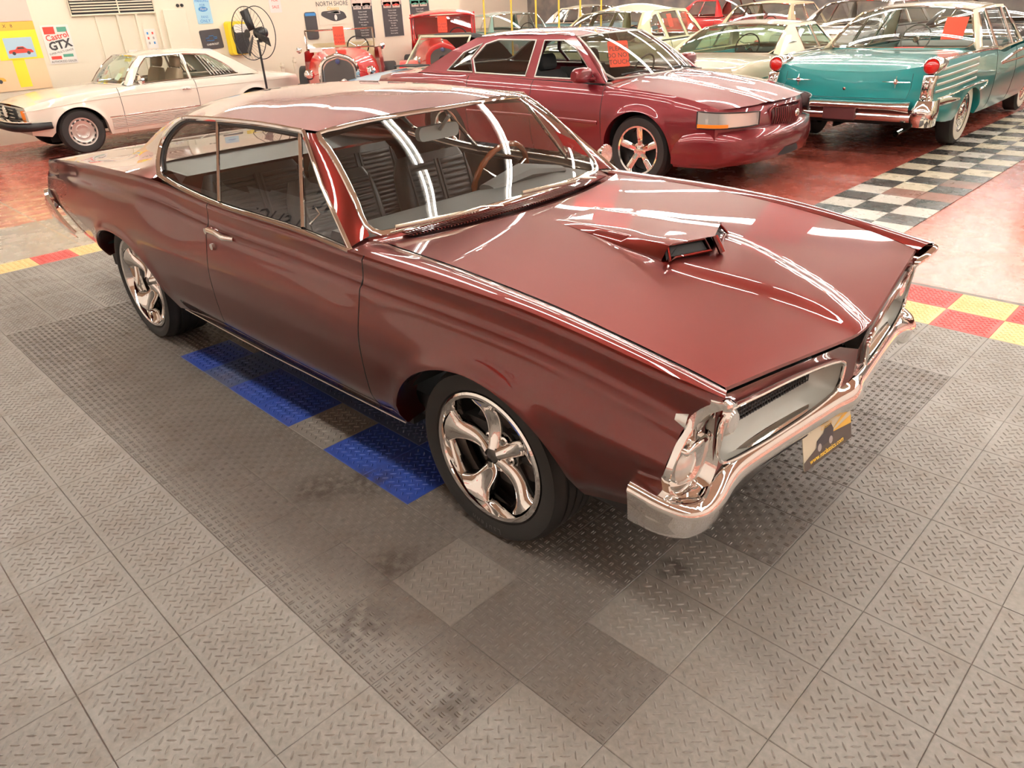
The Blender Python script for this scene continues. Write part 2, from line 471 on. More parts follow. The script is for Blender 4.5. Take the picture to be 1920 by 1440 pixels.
def tile_mesh(kind):
    h = T / 2 - .0006; b = MB()
    i_ = h - .0022
    V = [(sx * h, sy * h, -.012) for sx, sy in ((-1, -1), (1, -1), (1, 1), (-1, 1))] + [(sx * h, sy * h, -.0016) for sx, sy in ((-1, -1), (1, -1), (1, 1), (-1, 1))] + [(sx * i_, sy * i_, 0) for sx, sy in ((-1, -1), (1, -1), (1, 1), (-1, 1))]
    F = [(8, 9, 10, 11)] + [(k, (k + 1) % 4, 4 + (k + 1) % 4, 4 + k) for k in range(4)] + [(4 + k, 4 + (k + 1) % 4, 8 + (k + 1) % 4, 8 + k) for k in range(4)]
    b.add(V, F)
    def tread(cx, cy, a, L, W, H):
        ca, sa = math.cos(a), math.sin(a)
        q = [(-L, 0, 0), (-L * .45, -W, 0), (L * .45, -W, 0), (L, 0, 0), (L * .45, W, 0), (-L * .45, W, 0), (-L * .55, 0, H), (L * .55, 0, H)]
        b.add([(cx + x * ca - y * sa, cy + x * sa + y * ca, z) for x, y, z in q], [(0, 1, 6), (1, 2, 7, 6), (2, 3, 7), (3, 4, 7), (4, 5, 6, 7), (5, 0, 6)])
    if kind == 'single':
        n = 15; s = T / n
        for i in range(n):
            for j in range(n):
                if (i + j) % 2: continue
                cx, cy = (i + .5) * s - T / 2, (j + .5) * s - T / 2
                if max(abs(cx), abs(cy)) > T / 2 - .013: continue
                k = ((i + j) // 2) % 2 if True else 0
                tread(cx, cy, math.radians(45 if ((i - j) // 2) % 2 == 0 else -45) if False else (math.pi / 4 if ((i + j) // 2 + (i - j) // 2) % 2 == 0 else -math.pi / 4), .0155, .0036, .0030)
    else:
        n = 10; s = T / n
        for i in range(n):
            for j in range(n):
                cx, cy = (i + .5) * s - T / 2, (j + .5) * s - T / 2; a = 0 if (i + j) % 2 else math.pi / 2
                for o in (-.0042, .0042):
                    tread(cx - o * math.sin(a), cy + o * math.cos(a), a, .0108, .0026, .0028)
    me = bpy.data.meshes.new('floor_tile'); me.from_pydata(b.v, [], b.f); me.update(); return me

def build_floor():
    # slab: worn red epoxy, with bare concrete by the tile edge
    M = mat('red_epoxy_floor', (.33, .055, .035), rough=.22); nt, b, g = nodes(M); pos = g.outputs['Position']
    sep = nt.nodes.new('ShaderNodeSeparateXYZ'); nt.links.new(pos, sep.inputs[0]); X, Y = sep.outputs[0], sep.outputs[1]
    big = n_noise(nt, pos, .55, 5); mid = n_noise(nt, pos, 4, 6, .65); fine = n_noise(nt, pos, 70, 2)
    st = nt.nodes.new('ShaderNodeMapping'); st.inputs['Scale'].default_value = (6, .9, 1); nt.links.new(pos, st.inputs['Vector'])
    streak = n_noise(nt, st.outputs[0], 2.2, 6, .7)
    col = n_mix(nt, n_ramp(nt, big, [(.38, (0, 0, 0)), (.65, (1, 1, 1))]), (.36, .085, .058), (.41, .10, .068))
    col = n_mix(nt, n_math(nt, 'MULTIPLY', n_ramp(nt, fine, [(.55, (0, 0, 0)), (.75, (1, 1, 1))]), .22), col, (.55, .24, .17))
    # pinkish scuffing on the walkway near the tiled bay
    near = n_math(nt, 'MULTIPLY', n_math(nt, 'SUBTRACT', 1.0, n_math(nt, 'DIVIDE', n_math(nt, 'SUBTRACT', Y, 5.6), 2.0, clamp=True)), n_math(nt, 'DIVIDE', n_math(nt, 'ADD', X, .4), .5, clamp=True))
    col = n_mix(nt, n_math(nt, 'MULTIPLY', near, n_ramp(nt, mid, [(.30, (.25,) * 3), (.62, (.85,) * 3)])), col, (.62, .30, .23))
    # bare, beige-streaked floor towards the left wall, then concrete against the tiles
    wl = n_math(nt, 'MULTIPLY', n_math(nt, 'DIVIDE', n_math(nt, 'ADD', X, 9.4), 1.4, clamp=True), n_math(nt, 'LESS_THAN', X, -3.0))
    wl = n_math(nt, 'MULTIPLY', wl, n_math(nt, 'LESS_THAN', Y, 3.0))
    col = n_mix(nt, n_math(nt, 'MULTIPLY', wl, n_ramp(nt, streak, [(.46, (0, 0, 0)), (.60, (.9,) * 3)])), col, (.60, .40, .22))
    con = n_ramp(nt, mid, [(.3, (.25, .22, .18)), (.7, (.36, .32, .26))])
    edge = n_math(nt, 'MULTIPLY', n_math(nt, 'SUBTRACT', n_noise(nt, pos, 5, 4), .5), .35)
    isc = n_math(nt, 'MULTIPLY', n_math(nt, 'GREATER_THAN', n_math(nt, 'ADD', X, edge), -6.92), n_math(nt, 'LESS_THAN', X, -5.0)); isc = n_math(nt, 'MULTIPLY', isc, n_math(nt, 'LESS_THAN', Y, 4.2))
    col = n_mix(nt, isc, col, con)
    for o, ax, w_ in ((.74, Y, .010), (-6.15, X, .006)):
        j = n_math(nt, 'LESS_THAN', n_math(nt, 'ABSOLUTE', n_math(nt, 'SUBTRACT', ax, o)), w_)
        if ax is Y: j = n_math(nt, 'MULTIPLY', j, n_math(nt, 'LESS_THAN', X, -5.4))
        else: j = n_math(nt, 'MULTIPLY', j, n_math(nt, 'LESS_THAN', Y, .74))
        col = n_mix(nt, j, col, (.36, .28, .20))
    nt.links.new(col, b.inputs['Base Color'])
    nt.links.new(n_ramp(nt, mid, [(.35, (.20,) * 3), (.7, (.34,) * 3)]), b.inputs['Roughness'])
    bp = nt.nodes.new('ShaderNodeBump'); bp.inputs['Strength'].default_value = .06; bp.inputs['Distance'].default_value = .01
    nt.links.new(fine, bp.inputs['Height']); nt.links.new(bp.outputs[0], b.inputs['Normal'])
    fl = struct(MB().box((-7.5, 10.4, -.062), (33.2, 31.4, .10)).build('floor', M, None, smooth=False))
    # interlocking tiles
    me = {'s': tile_mesh('single'), 'd': tile_mesh('double')}
    def kind(u, v):
        if u == -18 or v in (11, 12): return ('s', 'y' if (u + v) % 2 == 0 else 'r')
        if -8 <= u <= -2 and 1 <= v <= 5:
            grey = {(-7, 2), (-8, 2), (-4, 1), (-4, 2), (-3, 2), (-6, 3), (-5, 4), (-2, 4)}
            mixd = {(-7, 1), (-6, 2), (-5, 2), (-3, 3), (-7, 4)}
            return ('s', 'g' if (u, v) in grey and (u + v) % 3 == 0 else ('k' if (u, v) in grey | mixd else 'b'))
        if (u, v) in ((0, 0), (2, -1), (2, 1), (2, 2)): return ('s', 'g')
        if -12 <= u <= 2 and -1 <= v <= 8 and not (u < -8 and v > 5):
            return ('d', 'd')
        return ('s', 'g')
    cells = []
    for u in range(-18, 7):
        for v in range(-8, 13):
            c = Vector(((u + .5) * T, (v + .5) * T, 0)); d = c - CAM; z = d.dot(_f)
            if z < .3: cells.append((9e9, u, v)); continue
            px, py = 960 + FPX * d.dot(_r) / z, 720 - FPX * d.dot(_u) / z
            inside = -90 < px < 2010 and -60 < py < 1560
            lx, ly = c.x - GTO_C[0], c.y - GTO_C[1]
            under = -2.35 < lx < 2.0 and -.45 < ly < 1.3
            cells.append((z if inside and not under else 9e8, u, v))
    cells.sort(); n_obj = 0; rest = {}
    for z, u, v in cells:
        k, m_ = kind(u, v)
        if z < 9e7 and n_obj < 298:
            o = bpy.data.objects.new('floor_tile', me[k]); COL.objects.link(o); o.parent = fl
            if not me[k].materials: me[k].materials.append(TILE_M['g'])
            o.material_slots[0].link = 'OBJECT'; o.material_slots[0].material = TILE_M[m_]
            o.location = ((u + .5) * T, (v + .5) * T, 0); n_obj += 1
        else:
            rest.setdefault(m_, MB()).box(((u + .5) * T, (v + .5) * T, -.006), (T - .0012, T - .0012, .012))
    for m_, b_ in rest.items():
        b_.build('floor_tiles', TILE_M[m_], fl, smooth=False, kind='stuff')
    # chequered vinyl strip
    CH = {0: tile_material('black_vinyl_tile', (.045, .043, .040), (.085, .08, .075), .25), 1: tile_material('cream_vinyl_tile', (.62, .55, .40), (.70, .64, .50), .28, .25), 2: tile_material('white_vinyl_tile', (.62, .59, .52), (.66, .63, .57), .28, .25), 3: tile_material('worn_red_vinyl_tile', (.30, .12, .08), (.16, .13, .11), .3)}
    vm = bpy.data.meshes.new('vinyl_tile'); q = MB().box((0, 0, -.0085), (T * 1.0 - .002, T * 1.0 - .002, .007)); vm.from_pydata(q.v, [], q.f); vm.materials.append(CH[0])
    for i in range(3):
        for j in range(27):
            o = bpy.data.objects.new('vinyl_tile', vm); COL.objects.link(o); o.parent = fl
            x0, y0 = -1.065 + (i + .5) * .3065, 4.40 + (j + .5) * .3065
            w_ = (i + j) % 2 == 0
            m_ = (2 if (j < 6 or random.random() < .2) else 1) if w_ else 0
            if (i, j) in ((2, 8), (2, 6), (1, 6)): m_ = 3
            o.material_slots[0].link = 'OBJECT'; o.material_slots[0].material = CH[m_]
            o.location = (x0, y0, 0); o.rotation_euler = (0, 0, math.radians(random.uniform(-.15, .15)))
    MB().box((2.6, 3.985, -.008), (9.6, .045, .012)).build('tile_edging', mat('grey_edging', (.16, .13, .11), .5), fl, smooth=False)
    return fl
GTO_C = (-1.40, 1.218)
FLOOR = build_floor()

WALL_X = -13.35; BACK_Y = -5.2; FAR_Y = 26.0; EAST_X = 8.9; CEIL = 4.25
CREAM = mat('cream_wall_paint', (.86, .79, .64), rough=.6, noise=(.8, .9, (.83, .75, .60)), bump=(30, .02))
WHITEWALL = mat('white_wall_paint', (.80, .77, .70), rough=.6, bump=(30, .02))
WALL_END = 12.35
def wall(name, c, s, m_): return struct(MB().box(c, s).build(name, m_, None, smooth=False))
wall('wall_left', (WALL_X - .1, (BACK_Y + WALL_END) / 2, CEIL / 2), (.2, WALL_END - BACK_Y, CEIL + .1), CREAM)
wall('wall_back', (-2.2, BACK_Y - .1, CEIL / 2), (22.5, .2, CEIL + .1), WHITEWALL)
wall('wall_far', (-7.5, FAR_Y + .1, CEIL / 2), (33.2, .2, CEIL + .1), mat('far_wall_paint', (.30, .26, .21), .7, noise=(2.0, .5, (.10, .10, .11))))
wall('wall_right', (EAST_X + .1, 10.4, CEIL / 2), (.2, 31.4, CEIL + .1), WHITEWALL)
wall('wall_annex', (-18.8, WALL_END - .1, CEIL / 2), (10.7, .2, CEIL + .1), CREAM)
wall('wall_outer', (-24.2, 19.2, CEIL / 2), (.2, 14, CEIL + .1), CREAM)
wall('ceiling', (-7.5, 10.4, CEIL + .05), (33.2, 31.4, .1), mat('ceiling_board', (.44, .34, .25), .8))

# ceiling fluorescents, in rows along the length of the cars
TUBE_M = mat('fluorescent_tube', LAMP_COLOR, emit=LAMP_STRENGTH)
def ceiling_lamps():
    hm = MB().box((0, 0, .055), (2.42, .26, .05)).box((0, 0, .10), (.06, .06, .10))
    tm = MB().tube([(-1.2, -.065, 0), (1.2, -.065, 0)], .022, 8); tm2 = MB().tube([(-1.2, .065, 0), (1.2, .065, 0)], .022, 8)
    proto = None; WM = mat('lamp_housing_white', (.75, .73, .68), .4)
    for y in (-.6, 2.2, 4.6, 9.2, 12.2, 15.5, 19.0, 22.6):
        for x in np.arange(-22.3, 8, 2.62):
            if x < -13 and y < 12.5: continue
            if proto is None:
                proto = thing('ceiling_lamp', 'white twin-tube fluorescent lamp hung under the ceiling', 'lamp', (x, y, CEIL - .22), 0, 'fluorescent lamps in rows under the ceiling')
                hm.build('housing', WM, proto, smooth=False); tm.build('tube', TUBE_M, proto); tm2.build('tube', TUBE_M, proto); o = proto
            else:
                o = copy_tree(proto)
            o.location = (x, y, CEIL - .205)
ceiling_lamps()
# ================================================================ the burgundy muscle coupe
GTO_ANG = math.radians(1.1974); GTO_O = (-1.400, 1.218, 0)
gto = thing('muscle_car', 'dark burgundy two-door muscle coupe with hood scoop and chrome five-spoke wheels on grey tiles', 'car', GTO_O, GTO_ANG)

def make_gto(root):
    P_ = mat('burgundy_metallic_paint', (.125, .0062, .0038), rough=.36, metal=.92, coat=1.0, coat_rough=.010); P_.node_tree.nodes['Principled BSDF'].inputs['Coat IOR'].default_value = 1.65
    DARKGAP = mat('panel_gap_black', (.004, .003, .003), rough=.8)
    C_ = CHROME
    ridge = [(-2.80, .775, .925), (-2.45, .825, .968), (-1.93, .853, 1.008), (-1.5, .862, 1.024), (-1.09, .855, 1.028), (-.80, .838, 1.015), (-.58, .832, .995), (-.31, .832, .978), (0, .832, .968), (.45, .832, .962), (.75, .832, .951), (1.0, .835, .946), (1.3, .833, .941), (1.6, .828, .930), (1.85, .822, .905), (2.05, .815, .876), (2.31, .800, .838)]
    rz = pchip([(p[0], p[2]) for p in ridge]); ry = pchip([(p[0], p[1]) for p in ridge])
    def off(dz, dy):
        return [(p[0], p[1] + dy * (1 if p[0] > -2.3 else .6), p[2] - dz) for p in ridge]
    mid = [(-2.80, .815, .68), (-2.45, .868, .67), (-1.93, .910, .665), (-1.46, .930, .67), (-1.0, .922, .66), (-.33, .908, .635), (.3, .910, .625), (.87, .910, .625), (1.46, .912, .65), (1.9, .903, .64), (2.31, .878, .62)]
    low = [(-2.80, .785, .56), (-2.45, .845, .545), (-1.93, .885, .52), (-1.46, .912, .50), (-1.0, .905, .46), (-.33, .894, .425), (.3, .894, .415), (.87, .892, .415), (1.46, .894, .44), (1.9, .884, .47), (2.31, .850, .50)]
    bot = [(-2.80, .75, .50), (-2.45, .80, .475), (-1.93, .83, .425), (-1.46, .85, .36), (-1.0, .84, .315), (-.33, .825, .300), (.3, .825, .295), (.87, .825, .295), (1.46, .83, .33), (1.9, .835, .385), (2.31, .81, .43)]
    xe = pchip([(.40, 2.110), (.46, 2.150), (.525, 2.172), (.60, 2.184), (.69, 2.198), (.77, 2.222), (.80, 2.246), (.838, 2.300)])
    def lean(x, z):
        e = 0.0
        if x > 1.9: t = (x - 1.9) / .41; e += t * t * (xe(z) - 2.31)
        if x < -2.3:
            t = (-2.3 - x) / .5; e += t * t * (-.13) * max(-.5, math.sin(max(-.3, min(1.0, (.94 - z) / .30)) * math.pi / 2)) + (t * t * .30 * max(0, .66 - z) / .16 if z < .66 else 0)
        return e
    B_ = Body([ridge, off(.010, .010), off(.055, .014), off(.095, .022), off(.114, .038), off(.140, .044), mid, low, bot],
              [(1.463, .315, .435, .368), (-1.463, .33, .50, .352)], lean, crease=lambda x: rz(x) - .114, flare=.012)
    # sides
    for nm, x0, x1, n in (('front_fender', .873, 2.31, 46), ('door', -.327, .867, 40), ('quarter_panel', -2.80, -.333, 56)):
        p = B_.panel(x0, x1, n, 36)
        for s in (0, 1):
            (p if s == 0 else p.mirror()).build(nm, P_, root)
    # sill, floor pan, wheel wells
    MB().box((0, 0, .36), (4.3, 1.52, .10)).box((0, 0, .30), (2.0, 1.60, .05)).build('floor_pan', DARKIN, root, smooth=False)
    for s in (-1, 1):
        t = MB().tube([(-.93, s * .838, .306), (0, s * .846, .300), (1.0, s * .838, .300)], .003, 8); t.build('rocker_trim', SATIN, root)
        for xa in (1.463, -1.463):
            MB().lathe([(.43 if xa > 0 else .48, s * .84), (.43 if xa > 0 else .48, s * .40)], 24, 'y', (xa, 0, .30), .45, math.pi - .45).build('wheel_well', DARKIN, root)
            MB().box((xa, s * .38, .50), (.70, .02, .40)).build('wheel_well_wall', DARKIN, root, smooth=False)
    # hood --------------------------------------------------------------------
    hzE = pchip([(.80, .962), (.86, .960), (1.2, .953), (1.59, .930), (1.99, .880), (2.17, .846), (2.27, .822)])
    hyE = pchip([(.80, .705), (1.2, .722), (1.6, .732), (2.0, .735), (2.27, .722)])
    hzC = pchip([(.95, .972), (1.2, .962), (1.5, .940), (1.8, .905), (2.05, .862), (2.2, .826), (2.30, .785), (2.36, .758)])
    bw = pchip([(.95, .20), (1.4, .20), (1.75, .20), (2.1, .11), (2.36, .03)])
    bh = pchip([(.95, .0), (1.5, .0), (1.74, .014), (2.0, .018), (2.25, .014), (2.36, .005)])
    def hood_z(x, y):
        ye = hyE(x); v = min(abs(y) / ye, 1.0); z = hzE(x) + (hzC(x) - hzE(x)) * (1 - v**1.9)
        w0 = bw(x); d = (abs(y) - w0) / .045; s = 1 / (1 + math.exp(max(-30, min(30, d * 4))))
        return z + bh(x) * s
    def hxr(y): return 1.005 - .15 * (abs(y) / .72)**2
    def hxf(y): return 2.352 - .130 * math.sqrt(y * y + .0012)
    G = []
    for u in np.linspace(0, 1, 64):
        row = []
        for v in np.linspace(-1, 1, 73):
            y0 = v * .725; x = hxr(y0) + (hxf(y0) - hxr(y0)) * u; y = v * hyE(x); row.append((x, y, hood_z(x, y)))
        G.append(row)
    last = G[-1]; G.append([(p[0] + .004, p[1], p[2] - .008) for p in last]); G.append([(p[0] - .012, p[1], p[2] - .018) for p in last])
    MB().grid(G).build('hood', P_, root)
    for s in (-1, 1):
        MB().tube([(x, s * (hyE(x) + .004), hzE(x) - .008) for x in np.linspace(.86, 2.245, 30)], .006, 6).build('panel_gap', DARKGAP, root)
    MB().tube([(hxr(y), y, hood_z(hxr(y), y) - .008) for y in np.linspace(-.70, .70, 30)], .006, 6).build('panel_gap', DARKGAP, root)
    for xg in (.870, -.330):
        for s in (-1, 1):
            MB().tube([(B_.pt(xg, z)[0], s * (B_.y(xg, z) - .003), z) for z in np.linspace(B_.top(xg), .33, 16)], .004, 6).build('panel_gap', DARKGAP, root)
    # fender tops
    ft = []
    for x in np.linspace(.80, 2.30, 44):
        x2 = x; a = np.array((min(x, 2.268), hyE(x) + .008, hzE(x) - .001)); b = np.array((x2, ry(x2), rz(x2)))
        ft.append([tuple(a + (0, 0, -.012))] + [tuple(a * (1 - t) + b * t + np.array((0, 0, .010 * math.sin(math.pi * t)))) for t in np.linspace(0, 1, 7)])
    q = MB().grid(ft)
    for s in (0, 1): (q if s == 0 else q.mirror()).build('fender_top', P_, root)
    # scoop
    sw = pchip([(1.17, .135), (1.4, .165), (1.72, .205)]); shh = pchip([(1.17, .0), (1.25, .008), (1.45, .028), (1.72, .047)])
    R_ = []
    for x in np.linspace(1.17, 1.715, 26):
        W, H = sw(x), shh(x); row = []
        for yy, hh in ((-W, -.004), (-W * .985, H * .12), (-W + .028, H * .93), (-W + .040, H), (-W * .5, H), (-.030, H), (0, H), (.030, H), (W * .5, H), (W - .040, H), (W - .028, H * .93), (W * .985, H * .12), (W, -.004)):
            row.append((x + .085 * (1 - abs(yy) / W) * (x - 1.17) / .545, yy, hood_z(x, yy) + hh))
        R_.append(row)
    MB().grid(R_).build('hood_scoop', P_, root)
    fr = np.array(R_[-1]); base = [(1.735 + .085 * (1 - abs(y) / .205), y, hood_z(1.74, y) + .003) for y in fr[:, 1]]
    for s in (-1, 1):
        inl = MB(); lip = MB()
        ys = [.030, .105, .170]; tp = [(1.700 + .085 * (1 - y / .205), s * y, hood_z(1.71, y) + .040) for y in ys]; bt = [(1.730 + .085 * (1 - y / .205), s * y, hood_z(1.74, y) + .006) for y in ys]
        bt.append((1.745, s * .198, hood_z(1.74, .2) + .006)); loop = tp + bt[::-1]
        inl.add([(p[0] - .012, p[1], p[2]) for p in loop], [tuple(range(len(loop)))])
        lip.tube([(p[0] + .004, p[1], p[2]) for p in loop], .0055, 6, closed=True)
        inl.build('scoop_inlet', DARKIN, root, smooth=False); lip.build('scoop_lip', P_, root)
    MB().tube([tuple(fr[6] + (-.0, 0, 0)), (1.835, 0, hood_z(1.8, 0) + .002)], (.012), 8).build('scoop_divider', P_, root)
    # cowl and vent ---------------------------------------------------------------
    def wsx(y): return .862 - .115 * (abs(y) / .72)**2
    def cz(y): return .966 + .012 * (1 - (y / .72)**2)
    cg = [[(wsx(y) * (1 - t) + (hxr(y) - .004) * t, y * (1 + 0 * t), cz(y) * (1 - t) + (hood_z(hxr(y), y) - .002) * t - .010 * math.sin(math.pi * t)) for t in np.linspace(0, 1, 8)] for y in np.linspace(-.725, .725, 41)]
    MB().grid(cg).build('cowl_panel', P_, root)
    vb = MB(); sl = MB()
    va = [(wsx(y) + (hxr(y) - wsx(y)) * .48, y) for y in np.linspace(-.60, .60, 40)]
    vb.grid([[(x + dx, y, cz(y) - .004) for dx in (-.030, .030)] for x, y in va])
    for y in np.linspace(-.60, .60, 84):
        x = wsx(y) + (hxr(y) - wsx(y)) * .48
        sl.box((x, y, cz(y) + .0005), (.064, .0062, .006))
    vb.build('cowl_vent', DARKGAP, root); sl.build('cowl_vent_slats', P_, root, smooth=False, kind='stuff')
    for s in (0, 1):                                     # little corner between cowl, fender top and door top
        q = MB().grid(ruled([(.73, -.722, .962), (.80, -.715, .960), (.87, -.712, .958)], [(.73, -.833, .950), (.80, -.833, .950), (.87, -.834, .949)], 8, 5))
        (q if s == 0 else q.mirror()).build('cowl_corner', P_, root)
    # greenhouse -------------------------------------------------------------------
    railp = [(.355, .622, 1.312), (.28, .636, 1.316), (.10, .645, 1.321), (-.15, .650, 1.322), (-.42, .650, 1.317), (-.67, .648, 1.298), (-.80, .640, 1.292), (-.95, .605, 1.285)]
    rail = crom(railp, 5)
    rcz = pchip([(.48, 1.346), (.40, 1.358), (.2, 1.382), (-.15, 1.400), (-.5, 1.400), (-.8, 1.385), (-1.08, 1.350)])
    RG = []
    for p in resample(rail, 34):
        row = []
        for v in np.linspace(-1, 1, 31):
            t = 1 - v * v; f = (p[0] - (-.95)) / (.355 + .95)
            x = p[0] + (.115 * t * max(0, (f - .75) / .25)**1.3) - .12 * t * max(0, (.22 - f) / .22)
            s_ = 1 - abs(v)**2.6
            row.append((x, p[1] * v, p[2] + (rcz(x) - p[2]) * s_))
        RG.append(row)
    MB().grid(RG).build('roof', P_, root)
    RG = np.array(RG)
    wtop = [tuple(p) for p in RG[0]]
    wbot = [(wsx(y), y, cz(y) + .006) for y in np.linspace(-.715, .715, 31)]
    WG = ruled([(p[0] + .004, p[1], p[2] - .010) for p in wtop], wbot, 31, 12, .03, (.75, 0, .6))
    MB().grid(WG).build('windshield', GLASS, root)
    def trim(path, r, nm='trim', n=8, m_=None):
        return MB().tube(path, r, n).build(nm, m_ or C_, root)
    loopw = [tuple(p) for p in WG[:, 0]] + [tuple(p) for p in WG[-1, 1:-1]] + [tuple(p) for p in WG[::-1, -1]] + [tuple(p) for p in WG[0, -2:0:-1]]
    MB().tube(crom(loopw[::2], 2, True), (.013, .008), 8, closed=True).build('windshield_trim', C_, root)
    # A pillars
    for s in (0, 1):
        ins = [tuple(p) for p in WG[0, :]]; outs = [(.30, -.645, 1.306), (.50, -.735, 1.145), (.765, -.833, .950)]
        q = MB().grid(ruled(ins, crom(outs, 6), 14, 4, .012, (.3, -.7, .2)))
        (q if s == 0 else q.mirror()).build('a_pillar', P_, root)
    # rear quarter pillars
    Fc = [(-.60, -.648, 1.304), (-.78, -.656, 1.285), (-.885, -.690, 1.215), (-.885, -.745, 1.125), (-.835, -.812, 1.050)]
    Bc = [(-.80, -.640, 1.292), (-.98, -.606, 1.282), (-1.27, -.592, 1.205), (-1.53, -.592, 1.106), (-1.76, -.604, 1.028), (-1.92, -.66, 1.006), (-1.97, -.76, 1.006), (-1.97, -ry(-1.97), rz(-1.97))]
    Dc = [(-.835, -.812, 1.050), (-.90, -ry(-.90) + .004, rz(-.90) + .003)] + [(x, -ry(x), rz(x)) for x in (-1.0, -1.15, -1.3, -1.45, -1.6, -1.75, -1.88, -1.97)]
    cp = coons([(-.60, -.648, 1.304), (-.70, -.648, 1.297), (-.80, -.640, 1.292)], crom(Dc, 6), crom(Fc, 6), crom(Bc, 6), 26, 26)
    for i in range(26):
        for j in range(26):
            v = i / 25; u = j / 25; cp[i, j, 1] += .030 * math.sin(math.pi * u) * math.sin(math.pi * v) * (v - .35) * 2; cp[i, j, 2] -= .020 * math.sin(math.pi * u)**.5 * max(0, v - .45) * math.sin(math.pi * v)
    for s in (0, 1): MB().grid(cp if s == 0 else mirror_pts(cp)).build('sail_panel', P_, root)
    # hip top, trunk deck
    dz = pchip([(-2.84, .918), (-2.6, .955), (-2.2, .985), (-1.8, 1.000), (-1.45, 1.008)])
    DG = []
    for x in np.linspace(-1.45, -2.80, 28):
        row = []
        for v in np.linspace(-1, 1, 31):
            ye = ry(x) if x < -1.97 else np.interp(-x, [1.45, 1.75, 1.97], [.60, .60, ry(-1.97)])
            ze = rz(x) if x < -1.97 else np.interp(-x, [1.45, 1.75, 1.97], [1.0, 1.0, rz(-1.97)])
            row.append((x, v * ye, ze + (dz(x) - ze) * (1 - abs(v)**5) + .006 * (1 - v * v)))
        DG.append(row)
    MB().grid(DG).build('trunk_lid', P_, root)
    MB().grid(ruled([(-1.06, y, 1.335 - .05 * (y / .59)**2) for y in np.linspace(-.58, .58, 15)], [(-1.50, y, 1.005) for y in np.linspace(-.60, .60, 15)], 15, 6)).build('rear_window', GLASS, root)
    # tail
    TG = []
    for z in np.linspace(.93, .50, 12):
        x = -2.80 + lean(-2.80, z); y = B_.y(-2.80, min(max(z, .50), .925)); TG.append([(x - .05 * (1 - v * v), v * y, z) for v in np.linspace(-1, 1, 21)])
    MB().grid(TG).build('tail_panel', P_, root)
    for s in (-1, 1):
        MB().box((-2.97, s * .50, .77), (.03, .45, .10)).build('tail_lamp', LENS_RED, root, bevel=.01)
    # rear bumper with its ends wrapped round the quarters
    st = [(-2.40, .862, .510, .470, .012), (-2.58, .866, .570, .495, .018), (-2.75, .862, .65, .535, .022), (-2.88, .840, .72, .57, .03), (-2.955, .78, .725, .58, .04), (-2.99, .65, .715, .58, .05), (-3.01, .35, .70, .57, .05), (-3.015, 0, .70, .57, .05)]
    RB = []
    full = [(a, -b, c, d, e) for a, b, c, d, e in st] + [(a, b, c, d, e) for a, b, c, d, e in st[-2::-1]]
    for x, y, zt, zb, d in full:
        n = Vector((-.2 if abs(y) < .8 else -.2, 0, 0)); ox, oy = (-d, 0) if abs(y) < .7 else ((-d * .5, math.copysign(d * .8, y)))
        zm = (zt + zb) / 2
        RB.append([(x - ox * .4, y - oy * .4, zt), (x + ox * .5, y + oy * .5, zt - .004), (x + ox, y + oy, zm), (x + ox * .6, y + oy * .6, zb + .004), (x - ox * .4, y - oy * .4, zb)])
    MB().grid(crom(np.array(RB).reshape(len(RB), -1), 4).reshape(-1, 5, 3)).build('rear_bumper', C_, root)
    # side glass, in the lean between belt and roof rail
    def belt_z(x): return float(np.interp(x, [-.86, -.63, -.26, .45, .77], [1.058, 1.020, .990, .978, .955]))
    def gy(x, z):
        zb = belt_z(x); t = (z - zb) / (1.306 - zb); return .812 + (.648 - .812) * t - .022 * 4 * t * (1 - t) * -.4
    def gpt(x, z, s, o=0.0): return (x, s * (gy(x, z) + o), z)
    qwin = [(-.825, 1.056), (-.63, 1.022), (-.255, .990), (-.44, 1.300), (-.62, 1.296), (-.78, 1.277), (-.875, 1.205), (-.870, 1.12)]
    dwin = [(-.245, .990), (.10, .985), (.440, .979), (.268, 1.300), (-.10, 1.306), (-.43, 1.300)]
    vwin = [(.458, .978), (.745, .957), (.50, 1.145), (.285, 1.298)]
    for s in (-1, 1):
        for nm, poly in (('quarter_window', qwin), ('door_window', dwin), ('vent_window', vwin)):
            MB().add([gpt(x, z, s) for x, z in poly], [tuple(range(len(poly)))]).build(nm, GLASS, root, smooth=False)
        trim([gpt(x, z, s, .012) for x, z in crom([(-.835, 1.050), (-.63, 1.014), (-.255, .982), (.10, .976), (.45, .970), (.775, .947)], 5)], (.014, .010), 'belt_trim')
        trim([gpt(x, z, s, .010) for x, z in crom([(-.835, 1.050), (-.885, 1.12), (-.895, 1.205), (-.80, 1.288), (-.62, 1.308), (-.10, 1.318), (.30, 1.312)], 6)], (.012, .010), 'drip_trim')
        trim([gpt(.30, 1.312, s, .008), gpt(.52, 1.14, s, .006), gpt(.775, .947, s, .008)], .009, 'vent_frame')
        trim([gpt(.448, .98, s, .004), gpt(.275, 1.302, s, .004)], .009, 'vent_divider')
        trim([gpt(-.25, .99, s, .004), gpt(-.435, 1.302, s, .004)], .007, 'glass_divider')
        trim([gpt(-.262, .99, s, -.002), gpt(-.447, 1.302, s, -.002)], .008, 'glass_seal', m_=BLACKP)
        trim([gpt(x, z, s, -.008) for x, z in crom([(-.82, 1.062), (-.865, 1.12), (-.872, 1.20), (-.785, 1.272), (-.62, 1.292), (-.1, 1.300), (.26, 1.294)], 5)], .012, 'window_seal', m_=BLACKP)
        MB().tube([gpt(.47, .992, s, -.012), gpt(.50, 1.03, s, -.03), gpt(.475, 1.05, s, -.02)], .006, 6).build('vent_latch', C_, root)
